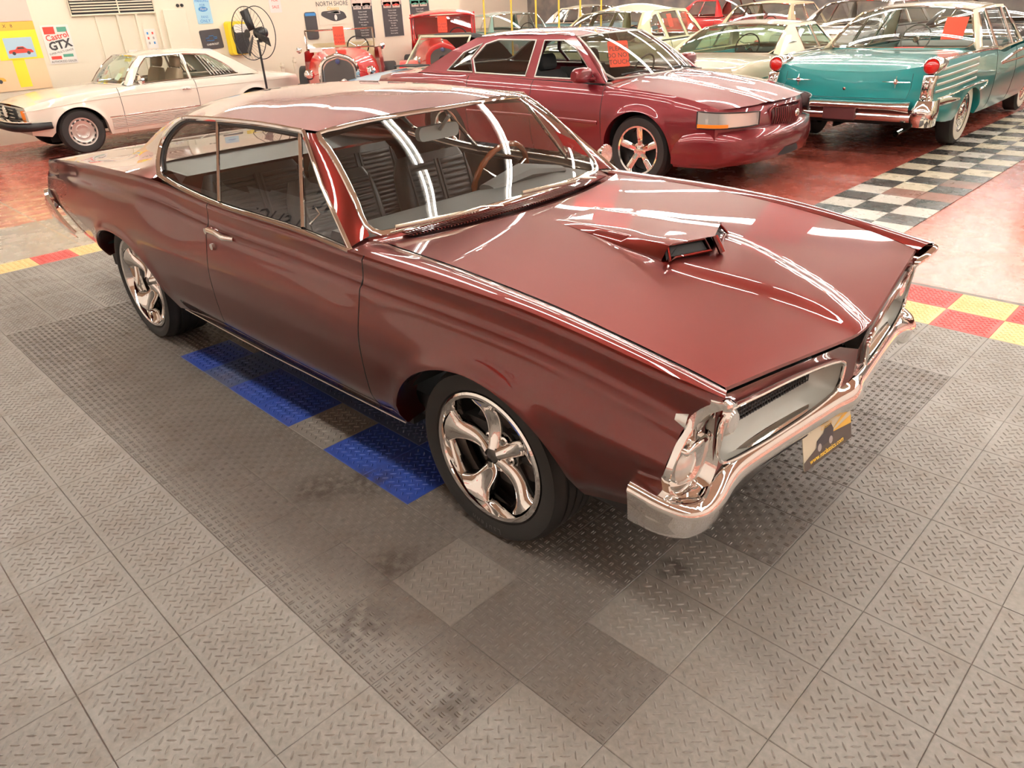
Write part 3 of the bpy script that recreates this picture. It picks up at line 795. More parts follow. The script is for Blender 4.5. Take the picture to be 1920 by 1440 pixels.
    # door handles and locks
    for s in (-1, 1):
        def sp(x, z, o): p = B_.pt(x, z, o); return (p[0], -s * p[1] * -1 if False else (p[1] if s < 0 else -p[1]), p[2])
        h = MB().tube([sp(-.285, .868, .0), sp(-.27, .872, .028), (sp(-.20, .872, .034)), sp(-.12, .864, .034), sp(-.07, .858, .004)], [(.008, .012), (.010, .014), (.008, .014), (.008, .014), (.006, .010)], 8)
        h.tube([sp(-.285, .866, -.004), sp(-.285, .866, .030)], .014, 10)
        h.build('door_handle', C_, root)
        MB().tube([sp(-.262, .795, -.004), sp(-.262, .795, .012)], .015, 12).build('door_lock', C_, root)
    # mirror on the driver's side
    MB().tube([(.60, .85, .945), (.60, .88, .965), (.61, .91, .985)], .009, 8).lathe([(0, -.035), (.03, -.03), (.050, 0), (.048, .012), (0, .014)], 20, 'x', (.62, .925, 1.0)).build('door_mirror', C_, root)
    # front end ---------------------------------------------------------------------
    def fx(y, d=0.0): return 2.344 - .13 * math.sqrt(y * y + .0012) - d
    grl = [(-.705, .742), (-.55, .741), (-.34, .729), (-.17, .707), (-.105, .685), (-.098, .655), (-.112, .600), (-.16, .580), (-.30, .566), (-.52, .564), (-.70, .583), (-.728, .66)]
    go = crom(grl, 5, True)
    bk = crom([(-.71, .70), (-.55, .70), (-.36, .695), (-.20, .68), (-.15, .665), (-.14, .650), (-.15, .628), (-.19, .614), (-.36, .611), (-.55, .613), (-.71, .618), (-.725, .66)], 5, True)
    n = len(go)
    fun = [[(fx(go[i][0], -.006), go[i][0], go[i][1]) for i in range(n)], [(fx(go[i][0], .02), go[i][0] * .995 - .002, go[i][1]) for i in range(n)]]
    for t in (.5, .85, 1.0):
        fun.append([(fx(0, .0) - .13 * abs(go[i][0] * (1 - t) + bk[i][0] * t) - .02 - .05 * t, go[i][0] * (1 - t) + bk[i][0] * t, go[i][1] * (1 - t) + bk[i][1] * t) for i in range(n)])
    GRILLE = mat('grille_grey', (.40, .40, .36), .42, .15)
    hz_lip = lambda y: hood_z(hxf(y), y) - .026
    for s in (0, 1):
        sg = 1 if s == 0 else -1
        def mm(b): return b if s == 0 else b.mirror()
        mm(MB().grid(fun, cv=True)).build('grille_recess', GRILLE, root)
        mm(MB().tube([(fx(p[0], -.008), p[0], p[1]) for p in go], (.008, .006), 8, closed=True)).build('grille_ring', C_, root)
        g = MB(); back = [fun[-1][i] for i in range(n)]
        g.add([(p[0] - .01, p[1], p[2]) for p in back], [tuple(range(n))])
        mm(g).build('grille_insert', DARKIN, root, smooth=False)
        bars = MB()
        for z in np.linspace(.618, .700, 7):
            bars.tube([(fx(y, .067), y, z) for y in np.linspace(-.70, -.16, 6)], .0028, 4)
        for y in np.linspace(-.70, -.16, 40):
            bars.tube([(fx(y, .066), y, .616), (fx(y, .066), y, .700)], .0022, 4)
        mm(bars).build('grille_mesh', BLACKP, root, kind='stuff')
        mm(MB().lathe([(.0, .012), (.03, .010), (.046, -.004), (.05, -.03)], 20, 'x', (fx(-.655, .008), -.655, .688))).build('turn_lamp', LENS_CLEAR, root)
        # painted surround between hood lip, bezel, nose and bumper
        ang = [math.atan2((p[1] - .655) / .09, (p[0] + .41) / .33) for p in go]; outer = []
        for p, a in zip(go, ang):
            y = p[0] + .0; top = hz_lip(min(0, max(-.72, y)))
            k = (p[1] - .655) / .09; yo = -.735 if p[0] < -.69 else (0.0 if p[0] > -.125 else p[0])
            if p[0] > -.125: zo = .655 + (hz_lip(0) - .655) * max(0, k) if k > 0 else .655 + (.655 - .575) * k * 1.0
            else: zo = hz_lip(yo) if k > 0 else .545
            outer.append((yo, zo))
        SG = [[(fx(o[0], -.002), o[0], o[1]) for o in outer], [(fx((o[0] + p[0]) / 2, .006), (o[0] + p[0]) / 2, (o[1] + p[1]) / 2) for o, p in zip(outer, go)], [(fx(p[0], .004), p[0], p[1]) for p in go]]
        mm(MB().grid(SG, cv=True)).build('nose_panel', P_, root)
        # headlamp bezel
        oc = [(-.700, .775, 2.262), (-.745, .812, 2.292)] + [(-B_.y(2.31, z), z, xe(z) + .004) for z in (.834, .815, .79, .74, .68, .61, .54)] + [(-.845, .510, 2.198), (-.800, .503, 2.222), (-.755, .518, 2.238), (-.728, .575, 2.244), (-.718, .660, 2.248), (-.706, .735, 2.256)]
        oc = crom(oc, 4, True)
        cc = np.array((-.795, .668, 2.25)); m_ = len(oc); ring = []
        for k, dx in ((.97, -.055), (.995, -.004), (1.0, .004), (.965, .016), (.91, .018), (.86, .004), (.83, -.025), (.4, -.040), (.02, -.040)):
            ring.append([((p[2] if k > .82 else (2.245 + .12 * (p[1] - .668))) + dx, cc[0] + (p[0] - cc[0]) * k, cc[1] + (p[1] - cc[1]) * (k if k > .9 else k)) for p in oc])
        mm(MB().grid(ring, cv=True)).build('headlamp_bezel', C_, root)
        for yc, zc, xc in ((-.770, .736, 2.208), (-.793, .598, 2.200)):
            tilt = Matrix.Translation((xc, yc, zc))
            lb = MB().lathe([(0, .020), (.026, .017), (.045, .008), (.053, 0), (.059, .004), (.060, -.03)], 28, 'x').xf(tilt)
            mm(lb).build('headlamp', LENS_CLEAR, root)
        mm(MB().box((2.218, -.793, .670), (.035, .115, .026))).build('lamp_divider', C_, root, bevel=.010)
    # bumper
    stn = [(2.372, 0, .580, .520, .474, .05), (2.352, -.10, .574, .518, .474, .05), (2.325, -.28, .568, .516, .473, .05), (2.300, -.48, .566, .516, .472, .05), (2.288, -.60, .564, .514, .468, .05), (2.290, -.68, .556, .508, .452, .05), (2.296, -.745, .535, .492, .425, .05), (2.288, -.815, .515, .487, .410, .05), (2.255, -.872, .520, .495, .405, .05), (2.19, -.905, .536, .515, .408, .045), (2.10, -.918, .556, .538, .418, .04)]
    full = [(a, -b, c, d, e, f) for a, b, c, d, e, f in stn[:0:-1]] + stn
    BG = []
    for i, (x, y, zt, ze, zb, dp) in enumerate(full):
        p0, p1 = full[max(0, i - 1)], full[min(len(full) - 1, i + 1)]; t = Vector((p1[0] - p0[0], p1[1] - p0[1], 0)).normalized(); nn = Vector((-t.y, t.x, 0)); nn = nn if nn.x > -.2 and (nn.x > .3 or nn.y * y > 0) else -nn
        def q(o, z): return (x + nn.x * o, y + nn.y * o, z)
        BG.append([q(-dp, zt + .004), q(-.020, zt), q(-.002, (zt + ze) / 2 + .006), q(.008, ze), q(.004, ze - .012), q(-.002, (ze + zb) / 2), q(-.006, zb + .012), q(-.018, zb), q(-.045, zb - .002)])
    BG = crom(np.array(BG).reshape(len(BG), -1), 4).reshape(-1, 9, 3)
    MB().grid(BG).build('front_bumper', C_, root, angle=60)
    for s in (-1, 1):
        MB().tube([(fx(y, .030), s * y, .470) for y in np.linspace(.24, .66, 10)], (.022, .018), 8).build('bumper_lower_bar', C_, root)
        MB().tube([(fx(y, -.012), s * y, .492) for y in np.linspace(.27, .62, 10)], (.004, .007), 6).build('bumper_slot', DARKIN, root)
    MB().grid([[(fx(y, .06 + .05 * t), y, .50 - .14 * t) for t in (0, .5, 1)] for y in np.linspace(-.80, .80, 21)]).build('front_valance', P_, root)
    # wipers
    for (b0, b1, b2) in (((.905, -.150, .992), (.885, -.40, 1.003), (.815, -.640, .998)), ((.905, .470, .990), (.900, .22, 1.006), (.862, .020, 1.003))):
        wp = MB().tube([b0, tuple(.55 * np.array(b0) + .45 * np.array(b1) + (0, 0, .012)), b1], [(.010, .006), (.007, .005), (.006, .004)], 8)
        wp.tube([tuple(.45 * np.array(b0) + .55 * np.array(b1)), b1, b2], (.006, .010), 8)
        wp.build('wiper', mat('wiper_metal', (.66, .60, .50), .22, 1.0) if 'wiper_metal' not in bpy.data.materials else bpy.data.materials['wiper_metal'], root)
    # interior -----------------------------------------------------------------------
    DASH = mat('grey_dashboard', (.10, .10, .095), rough=.55)
    dg_ = [[(.74 - .02 * abs(y) , y, .952), (.60, y, .975 - .02 * (abs(y) > .6)), (.50, y, .955), (.47, y, .90), (.52, y, .70)] for y in np.linspace(-.72, .72, 17)]
    MB().grid(crom(np.array(dg_).reshape(17, -1), 1).reshape(-1, 5, 3)).build('dashboard', DASH, root)
    MB().tube([(.56, .10, .968), (.545, .36, .995), (.56, .62, .968)], [(.05, .02), (.07, .045), (.05, .02)], 10).build('gauge_hood', DASH, root)
    for y in (-.32, .32):
        seat(root, .05, y, .46, VINYL, .49, .60, True)
    for y in (-.33, .33):
        seat(root, -.74, y, .47, VINYL, .62, .54, True, tilt=12)
    MB().grid([[(-1.0, y, .985), (-1.25, y, .992), (-1.52, y, 1.0)] for y in np.linspace(-.62, .62, 5)]).build('parcel_shelf', VINYL, root)
    for s in (-1, 1):
        MB().grid([[(x, s * .80, belt_z(x) - .005), (x, s * .785, .80), (x, s * .78, .42)] for x in np.linspace(-.9, .75, 12)]).build('door_panel', VINYL, root)
        trim([(x, s * .790, belt_z(x) - .035) for x in np.linspace(-.85, .6, 10)], (.006, .014), 'door_panel_trim')
    MB().grid([[(x, v * .60, float(np.interp(x, [-1.0, -.3, .38], [1.315, 1.352, 1.318])) - .035 * v * v) for v in np.linspace(-1, 1, 9)] for x in np.linspace(-1.0, .38, 9)]).build('headliner', DARKIN, root)
    WOOD = mat('wood_rim', (.16, .035, .010), rough=.22, coat=.8, noise=(14, .6, (.26, .07, .018)))
    steering(root, (.37, .385, .94), .185, 18, WOOD, C_, 3, .015)
    mb = MB().loft([[(.36 + q[0], q[1] * 1.0, 1.235 + .03 * (t - .5)) for q in roundrect(.03, .22, .014, 4)] for t in np.linspace(0, 1, 2)])
    MB().loft([[(.345 + d, q[0], 1.225 + q[1]) for q in roundrect(.24, .062, .025, 4)] for d in (0, .02, .03)]).tube([(.38, 0, 1.235), (.45, 0, 1.30)], .008, 8).build('rear_view_mirror', mat('mirror_back_grey', (.30, .32, .31), .35), root)
    # wheels -------------------------------------------------------------------------------
    def five_spoke(c, R, rim, w_, name, rot0):
        e = MB(); ch = MB(); b = tyre_mb(R, w_, rim + .008, 72)
        wheel = b.build('tyre', RUBBER, None)
        hub = thing_part = bpy.data.objects.new(name, None); COL.objects.link(hub); hub.parent = root; hub.location = c; hub.empty_display_size = .05
        wheel.parent = hub
        h = w_ / 2
        ch.lathe([(rim + .010, -h * .78), (rim + .012, -h * .93), (rim + .004, -h * .97), (rim - .008, -h * .94), (rim - .014, -h * .80), (rim - .020, -h * .55), (rim - .035, h * .2), (rim - .03, h * .8)], 64)
        ch.build('rim', C_, hub)
        for k in range(5):
            sp_ = MB()
            a = rot0 + 2 * math.pi * k / 5
            rows = []
            for t in np.linspace(0, 1, 14):
                r = .030 + (rim - .016 - .030) * t; wd = .026 + .016 * t + .030 * max(0, (t - .70) / .30)**2
                yy = -h * (.66 - .20 * math.sin(math.pi * min(1, t * 1.1)) + .16 * t**3); tw = .05 * math.sin(math.pi * t)
                row = []
                for u, d in ((-1, .055), (-1, .016), (-.85, .004), (-.45, -.006), (0, -.010), (.45, -.006), (.85, .004), (1, .016), (1, .055)):
                    aa = a + tw + math.asin(max(-1, min(1, u * wd / r))); row.append((r * math.cos(aa), yy + d, r * math.sin(aa)))
                rows.append(row)
            sp_.grid(rows); sp_.build('spoke', C_, hub)
        cap = MB().lathe([(0, -h * .72), (.022, -h * .71), (.034, -h * .66), (.037, -h * .58), (.037, -h * .35), (.085, -h * .30), (.085, 0)], 28); cap.build('hub_cap', mat('hub_cap_grey', (.20, .19, .18), .25, .9) if 'hub_cap_grey' not in bpy.data.materials else bpy.data.materials['hub_cap_grey'], hub)
        for k in range(5):
            a = rot0 + 2 * math.pi * (k + .5) / 5
            MB().lathe([(0, -h * .52), (.010, -h * .52), (.012, -h * .45), (.018, -h * .42), (.02, -h * .3)], 10, 'y', (.062 * math.cos(a), 0, .062 * math.sin(a))).build('lug_nut', C_, hub)
        MB().lathe([(.05, 0), (.165, 0), (.165, .02), (.05, .02)], 40).build('brake_disc', mat('brake_steel', (.10, .09, .085), .45, .9) if 'brake_steel' not in bpy.data.materials else bpy.data.materials['brake_steel'], hub)
        MB().lathe([(0, h * .4), (rim - .03, h * .4)], 32).build('wheel_back', DARKIN, hub)
        return hub
    for s in (-1, 1):
        for (xx, R, rim, w_, yy, nm, r0) in ((1.463, .333, .238, .235, .742, 'front_wheel', .42), (-1.463, .350, .262, .295, .712, 'rear_wheel', .15)):
            hb = five_spoke((xx, s * yy, R), R, rim, w_, nm, r0)
            if s > 0: hb.rotation_euler = (0, 0, math.pi)
            elif nm == 'front_wheel':
                SIDEW = mat('sidewall_lettering', (.10, .095, .09), .6)
                for k, ch in enumerate('Laufenn'):
                    a = -1.62 - .075 * (k - 3); rr = (R + rim) / 2 + .004
                    text_mesh(ch, .034, frame_m((rr * math.cos(a), -w_ / 2 - .0015, rr * math.sin(a)), (-math.sin(a) * -1, 0, math.cos(a) * -1), (-math.cos(a) * -1, 0, math.sin(a))), SIDEW, hb, 'tyre_lettering')
    # dealer placard in the plate position
    return B_
GTO_B = make_gto(gto)
# ================================================================ the other cars
from mathutils.geometry import tessellate_polygon
def poly_holes(outer, holes, f):
    """fill a 2-D outline with holes; f maps (x, z) to a 3-D point"""
    loops = [[Vector((p[0], p[1], 0)) for p in L] for L in [outer] + holes]; flat = [p for L in loops for p in L]
    tr = tessellate_polygon(loops); b = MB(); b.add([f(p.x, p.y) for p in flat], [tuple(t) for t in tr]); return b

def disc_wheel(root, c, R, rim, w_, style, mats, name='wheel', flip=False):
    """tyre and rim round the y axis, face towards -y (turned when flip)"""
    hub = bpy.data.objects.new(name, None); COL.objects.link(hub); hub.parent = root; hub.location = c; hub.empty_display_size = .05
    if flip: hub.rotation_euler = (0, 0, math.pi)
    tyre_mb(R, w_, rim, 48, tread=style in ('five', 'alloy')).build('tyre', RUBBER, hub); h = w_ / 2; m_ = mats[0]
    if style in ('white', 'wide_white'):
        MB().lathe([(rim + .004, -h * .97), (rim + (R - rim) * (.42 if style == 'white' else .62), -h * 1.035), (rim + (R - rim) * (.44 if style == 'white' else .64), -h * 1.0)], 48).build('whitewall', WHITEW, hub)
    if style == 'five':
        MB().lathe([(rim + .006, -h * .80), (rim + .006, -h * .95), (rim - .012, -h * .92), (rim - .022, -h * .6), (rim - .03, h * .8)], 48).build('rim', m_, hub)
        for k in range(5):
            a = .35 + 2 * math.pi * k / 5; rows = []
            for t in np.linspace(0, 1, 8):
                r = .03 + (rim - .045) * t; wd = .030 + .006 * t; yy = -h * (.62 + .10 * t)
                rows.append([(r * math.cos(a + math.asin(min(1, abs(u) * wd / r)) * (1 if u > 0 else -1)), yy + d, r * math.sin(a + math.asin(min(1, abs(u) * wd / r)) * (1 if u > 0 else -1))) for u, d in ((-1, .05), (-1, .006), (-.5, -.006), (.5, -.006), (1, .006), (1, .05))])
            MB().grid(rows).build('spoke', m_, hub)
            b_ = a + math.pi / 5; MB().lathe([(0, -h * .66), (.009, -h * .66), (.011, -h * .5)], 8, 'y', (.055 * math.cos(b_), 0, .055 * math.sin(b_))).build('lug_nut', m_, hub)
        MB().lathe([(0, -h * .74), (.03, -h * .73), (.075, -h * .60), (.075, -h * .2)], 24).build('hub_cap', m_, hub)
        MB().lathe([(0, h * .1), (rim - .03, h * .1)], 32).build('wheel_back', DARKIN, hub)
    elif style == 'alloy':
        MB().lathe([(rim + .006, -h * .80), (rim + .004, -h * .93), (rim - .014, -h * .90), (rim - .020, -h * .70), (rim * .80, -h * .78), (rim * .56, -h * .62), (rim * .48, -h * .66), (rim * .30, -h * .52), (.030, -h * .56), (0, -h * .56)], 56).build('rim', m_, hub)
        for k in range(14):
            a = 2 * math.pi * k / 14
            MB().lathe([(rim * .80, -h * .790), (rim * .89, -h * .770)], 4, 'y', (0, 0, 0), a - .13, a + .13).build('rim_slot', DARKIN, hub)
        for k in range(5):
            a = 2 * math.pi * k / 5 + .3; MB().lathe([(0, -h * .64), (.010, -h * .64), (.012, -h * .5)], 8, 'y', (rim * .40 * math.cos(a), 0, rim * .40 * math.sin(a))).build('lug_nut', SATIN, hub)
    else:
        MB().lathe([(rim + .004, -h * .90), (rim - .01, -h * .93), (rim * .86, -h * .80), (rim * .70, -h * .92), (rim * .45, -h * .86), (rim * .40, -h * .98), (rim * .2, -h * 1.04), (0, -h * 1.06)], 40).build('hub_cap', m_, hub)
    return hub

class Car:
    def __init__(s, name, label, loc, rotz, d):
        s.root = thing(name, label, 'car', loc, rotz); s.d = d; s.P = d['paint']
        r = s.root; d.setdefault('roofpaint', s.P)
        s.B = Body(d['lines'], d['arches'], d.get('lean'), d.get('crease'), d.get('flare', .008))
        B = s.B; ridge = d['lines'][0]; x0, x1 = ridge[0][0], ridge[-1][0]; s.x0, s.x1 = x0, x1
        # sides split at the doors
        cuts = [x0] + sorted(d.get('doors', [])) + [x1]
        nm = d.get('panels') or (['quarter_panel'] + ['door'] * (len(cuts) - 3) + ['front_fender'])
        for k in range(len(cuts) - 1):
            p = B.panel(cuts[k] + (.003 if k else 0), cuts[k + 1] - (.003 if k < len(cuts) - 2 else 0), max(10, int((cuts[k + 1] - cuts[k]) * 22)), d.get('rows', 16))
            p.build(nm[k], s.P, r); p.mirror().build(nm[k], s.P, r)
        L = x1 - x0
        MB().box(((x0 + x1) / 2, 0, .36), (L - .7, d.get('pan', 1.40), .12)).build('floor_pan', DARKIN, r, smooth=False)
        for xa, za, a, b in d['arches']:
            for sg in (-1, 1):
                MB().lathe([(min(a, b) * 1.10, sg * (B.ytop(xa) - .04)), (min(a, b) * 1.10, sg * .42)], 16, 'y', (xa, 0, za), 0, math.pi).build('wheel_well', DARKIN, r)
                MB().box((xa, sg * .40, .42), (a * 1.9, .02, .5)).build('wheel_well_wall', DARKIN, r, smooth=False)
        # hood and deck, crowned between the two ridges
        for key, nm_ in (('hood', 'hood'), ('deck', 'trunk_lid')):
            if key not in d: continue
            q = d[key]; zc = pchip(q['z']); xa, xb = q['x']; ex = q.get('p', 2.2); G = []
            for x in np.linspace(xa, xb, 26):
                row = []
                for v in np.linspace(-1, 1, 25):
                    ze = B.top(x); z = ze + (zc(x) - ze) * (1 - abs(v)**ex)
                    if 'ridge' in q:
                        for (yc, w_, h_) in q['ridge']: z += h_ * math.exp(-((abs(v) - yc) / w_)**2)
                    dx = q['bow'](v, x) if 'bow' in q else 0.0
                    row.append((x + B.lean(x, z) + dx, v * B.ytop(x), z))
                G.append(row)
            MB().grid(G, flip=key == 'deck').build(nm_, s.P, r)
        for key, xx, nm_ in (('nose', x1, 'front_panel'), ('tail', x0, 'tail_panel')):
            q = d.get(key)
            if q is None: continue
            zt, zb = B.top(xx), B.L[-1][1](xx); G = []
            for t in np.linspace(0, 1, 10):
                row = []
                for v in np.linspace(-1, 1, 25):
                    ztc = zt + (q.get('zc', zt) - zt) * (1 - abs(v)**2.2); z = ztc + (zb - ztc) * t; zz = min(max(z, zb), zt)
                    row.append((xx + B.lean(xx, zz) + (1 if key == 'nose' else -1) * q['bow'] * (1 - abs(v)**2.5) * (.35 + .65 * math.sin(math.pi * min(1, t * .8 + .2))), v * B.y(xx, zz), z))
                G.append(row)
            MB().grid(G, flip=key == 'nose').build(nm_, q.get('m', s.P), r)
        if 'g' in d: s.greenhouse(d['g'])
        for (xa, R, rim, w_, yy, st) in d['wheels']:
            for sg in (-1, 1):
                disc_wheel(r, (xa, sg * yy, R), R, rim, w_, st, d.get('wmat', (CHROME,)), 'front_wheel' if xa > 0 else 'rear_wheel', sg > 0)
    def gy(s, x, z):
        g = s.d['g']; zb = g['belt'](x) if callable(g['belt']) else g['belt']; t = max(0, min(1.05, (z - zb) / (g['railz'] - zb)))
        return g['yb'] + (g['yr'] - g['yb']) * t + g.get('bulge', .02) * 4 * t * (1 - t)
    def gp(s, x, z, sg=-1, o=0.0): return (x, sg * (s.gy(x, z) + o), z)
    def greenhouse(s, g):
        r = s.root; RP = s.d['roofpaint']
        if 'roof' in g:                                   # [(x, z at centre)] from windscreen top to back window top
            rc = pchip(g['roof']); xs = np.linspace(g['roof'][0][0], g['roof'][-1][0], 22) if g['roof'][0][0] > g['roof'][-1][0] else np.linspace(g['roof'][-1][0], g['roof'][0][0], 22)
            rail = g['rail']; ry_ = pchip([(p[0], p[1]) for p in rail]); rz_ = pchip([(p[0], p[2]) for p in rail]); G = []
            for x in xs:
                row = []
                for v in np.linspace(-1, 1, 23):
                    fr = max(0, (x - (xs[0] - .25)) / .25); bk = max(0, ((xs[-1] + .25) - x) / .25)
                    row.append((x + (g.get('fbow', .07) * fr - g.get('bbow', .07) * bk) * (1 - v * v), v * ry_(x), rz_(x) + (rc(x) - rz_(x)) * (1 - abs(v)**g.get('rp', 2.6))))
                G.append(row)
            MB().grid(G).build('roof', RP, r); s.RG = np.array(G)
            for key, idx, nm_ in (('ws', 0, 'windshield'), ('bl', -1, 'rear_window')):
                if key not in g: continue
                q = g[key]; tp = [tuple(p + np.array((0, 0, -.012))) for p in s.RG[idx]]
                bt = [(q['x'] + q.get('bow', .1) * (1 if key == 'ws' else -1) * (1 - (v)**2), v * q['y'], q['z'] + q.get('crown', .01) * (1 - v * v)) for v in np.linspace(-1, 1, 23)]
                W = ruled(tp, bt, 23, 10, q.get('bulge', .03), (.7 if key == 'ws' else -.7, 0, .7))
                MB().grid(W).build(nm_, g.get('glass', GLASS), r)
                loop = [tuple(p) for p in W[:, 0]] + [tuple(p) for p in W[-1, 1:-1]] + [tuple(p) for p in W[::-1, -1]] + [tuple(p) for p in W[0, -2:0:-1]]
                MB().tube(loop[::2], g.get('trim', .012), 6, closed=True).build(nm_ + '_trim', g.get('trim_m', CHROME), r)
                # posts from the glass edge to the side frame
                edge = W[0] ; side = g['post_' + key]
                for sg in (0, 1):
                    b_ = MB().grid(ruled([tuple(p) for p in W[0]], crom([s.gp(x, z) for x, z in side], 4), 12, 4, .008, (.3 if key == 'ws' else -.3, -.6, .2)))
                    (b_ if sg == 0 else b_.mirror()).build('a_pillar' if key == 'ws' else 'c_pillar', RP, r)
        if 'frame' in g:
            for sg in (-1, 1):
                poly_holes(g['frame'], [w_ for w_ in g['windows']], lambda x, z: s.gp(x, z, sg)).build('window_frame', g.get('frame_m', RP), r, smooth=False)
        for k, w_ in enumerate(g.get('windows', [])):
            for sg in (-1, 1):
                if k in g.get('open', ()) and sg < 0: pass
                else: MB().add([s.gp(x, z, sg, -.006) for x, z in w_], [tuple(range(len(w_)))]).build('side_window', g.get('side_glass', g.get('glass', GLASS)), r, smooth=False)
                MB().tube([s.gp(x, z, sg, .004) for x, z in w_], g.get('trim', .010) * .9, 6, closed=True).build('window_trim', g.get('trim_m', CHROME), r)
    def side_strip(s, pts, rad, m_=None, nm='side_trim', both=True, out=.006):
        """trim along the body side through (x, z) points"""
        P = [s.B.pt(x, z, out) for x, z in crom(pts, 6)]
        for sg in ((0, 1) if both else (0,)):
            MB().tube(P if sg == 0 else mirror_pts(P), rad, 8).build(nm, m_ or CHROME, s.root)
    def gap(s, x, z0=None, z1=.32):
        P = [s.B.pt(x, z, -.001) for z in np.linspace(z0 or s.B.top(x), z1, 14)]
        for sg in (0, 1): MB().tube(P if sg == 0 else mirror_pts(P), .0045, 5).build('panel_gap', BLACKP, s.root)
    def bumper(s, stn, nm, m_=None, front=True):
        """stations (x, |y|, top z, bottom z, depth) from the centre to the wrapped end"""
        full = [(a, -b, c, d_, e) for a, b, c, d_, e in stn[:0:-1]] + list(stn); G = []; sx = 1 if front else -1
        for i, (x, y, zt, zb, dp) in enumerate(full):
            p0, p1 = full[max(0, i - 1)], full[min(len(full) - 1, i + 1)]; t = Vector((p1[0] - p0[0], p1[1] - p0[1], 0)).normalized(); n = Vector((t.y, -t.x, 0)) * sx
            zm = (zt + zb) / 2
            if n.x * sx < -.1: n = -n
            G.append([(x + n.x * o, y + n.y * o, z) for o, z in ((-.05, zt), (dp * .45, zt - .004), (dp * .9, zt * .7 + zb * .3), (dp, zm), (dp * .9, zt * .3 + zb * .7), (dp * .45, zb + .004), (-.05, zb))])
        return MB().grid(crom(np.array(G).reshape(len(G), -1), 3).reshape(-1, 7, 3)).build(nm, m_ or CHROME, s.root, angle=80)
    def basics(s, seat_m, seats, dash_z=.9, dash_x=.75, wheel=None, yw=.66):
        r = s.root
        MB().grid([[(dash_x + .1, y, dash_z), (dash_x - .12, y, dash_z + .01), (dash_x - .22, y, dash_z - .05), (dash_x - .2, y, dash_z - .3)] for y in np.linspace(-yw, yw, 9)]).build('dashboard', s.d.get('dash_m', DARKIN), r)
        for (x, y, w_, h_, hr) in seats:
            seat(r, x, y, .45, seat_m, w_, h_, False, headrest=hr)
        if wheel: steering(r, wheel, .19, 22, s.d.get('dash_m', BLACKP), CHROME, 2, .010)
        for sg in (-1, 1):
            MB().box((0 if True else 0, sg * (yw + .06), dash_z - .25), (1.9, .02, .48)).build('door_panel', seat_m, r, smooth=False)

def cardboard_tag(root_label, M_, w_, h_, lines, m_=RED_CARD, ink=BLACK_INK, size=.05, cat='sign', name='notice_card', group=None):
    """flat printed card: M_ has its origin at the centre, x to the right, y up"""
    o = MB().prism(roundrect(w_, h_, min(w_, h_) * .06, 3), -.002, 0, 'z').xf(M_).build(name, m_, None, smooth=False)
    tag(o, root_label, cat, group)
    for k, (txt, dy) in enumerate(lines):
        text_mesh(txt, size, M_ @ Matrix.Translation((0, dy, .001)), ink, o)
    return o

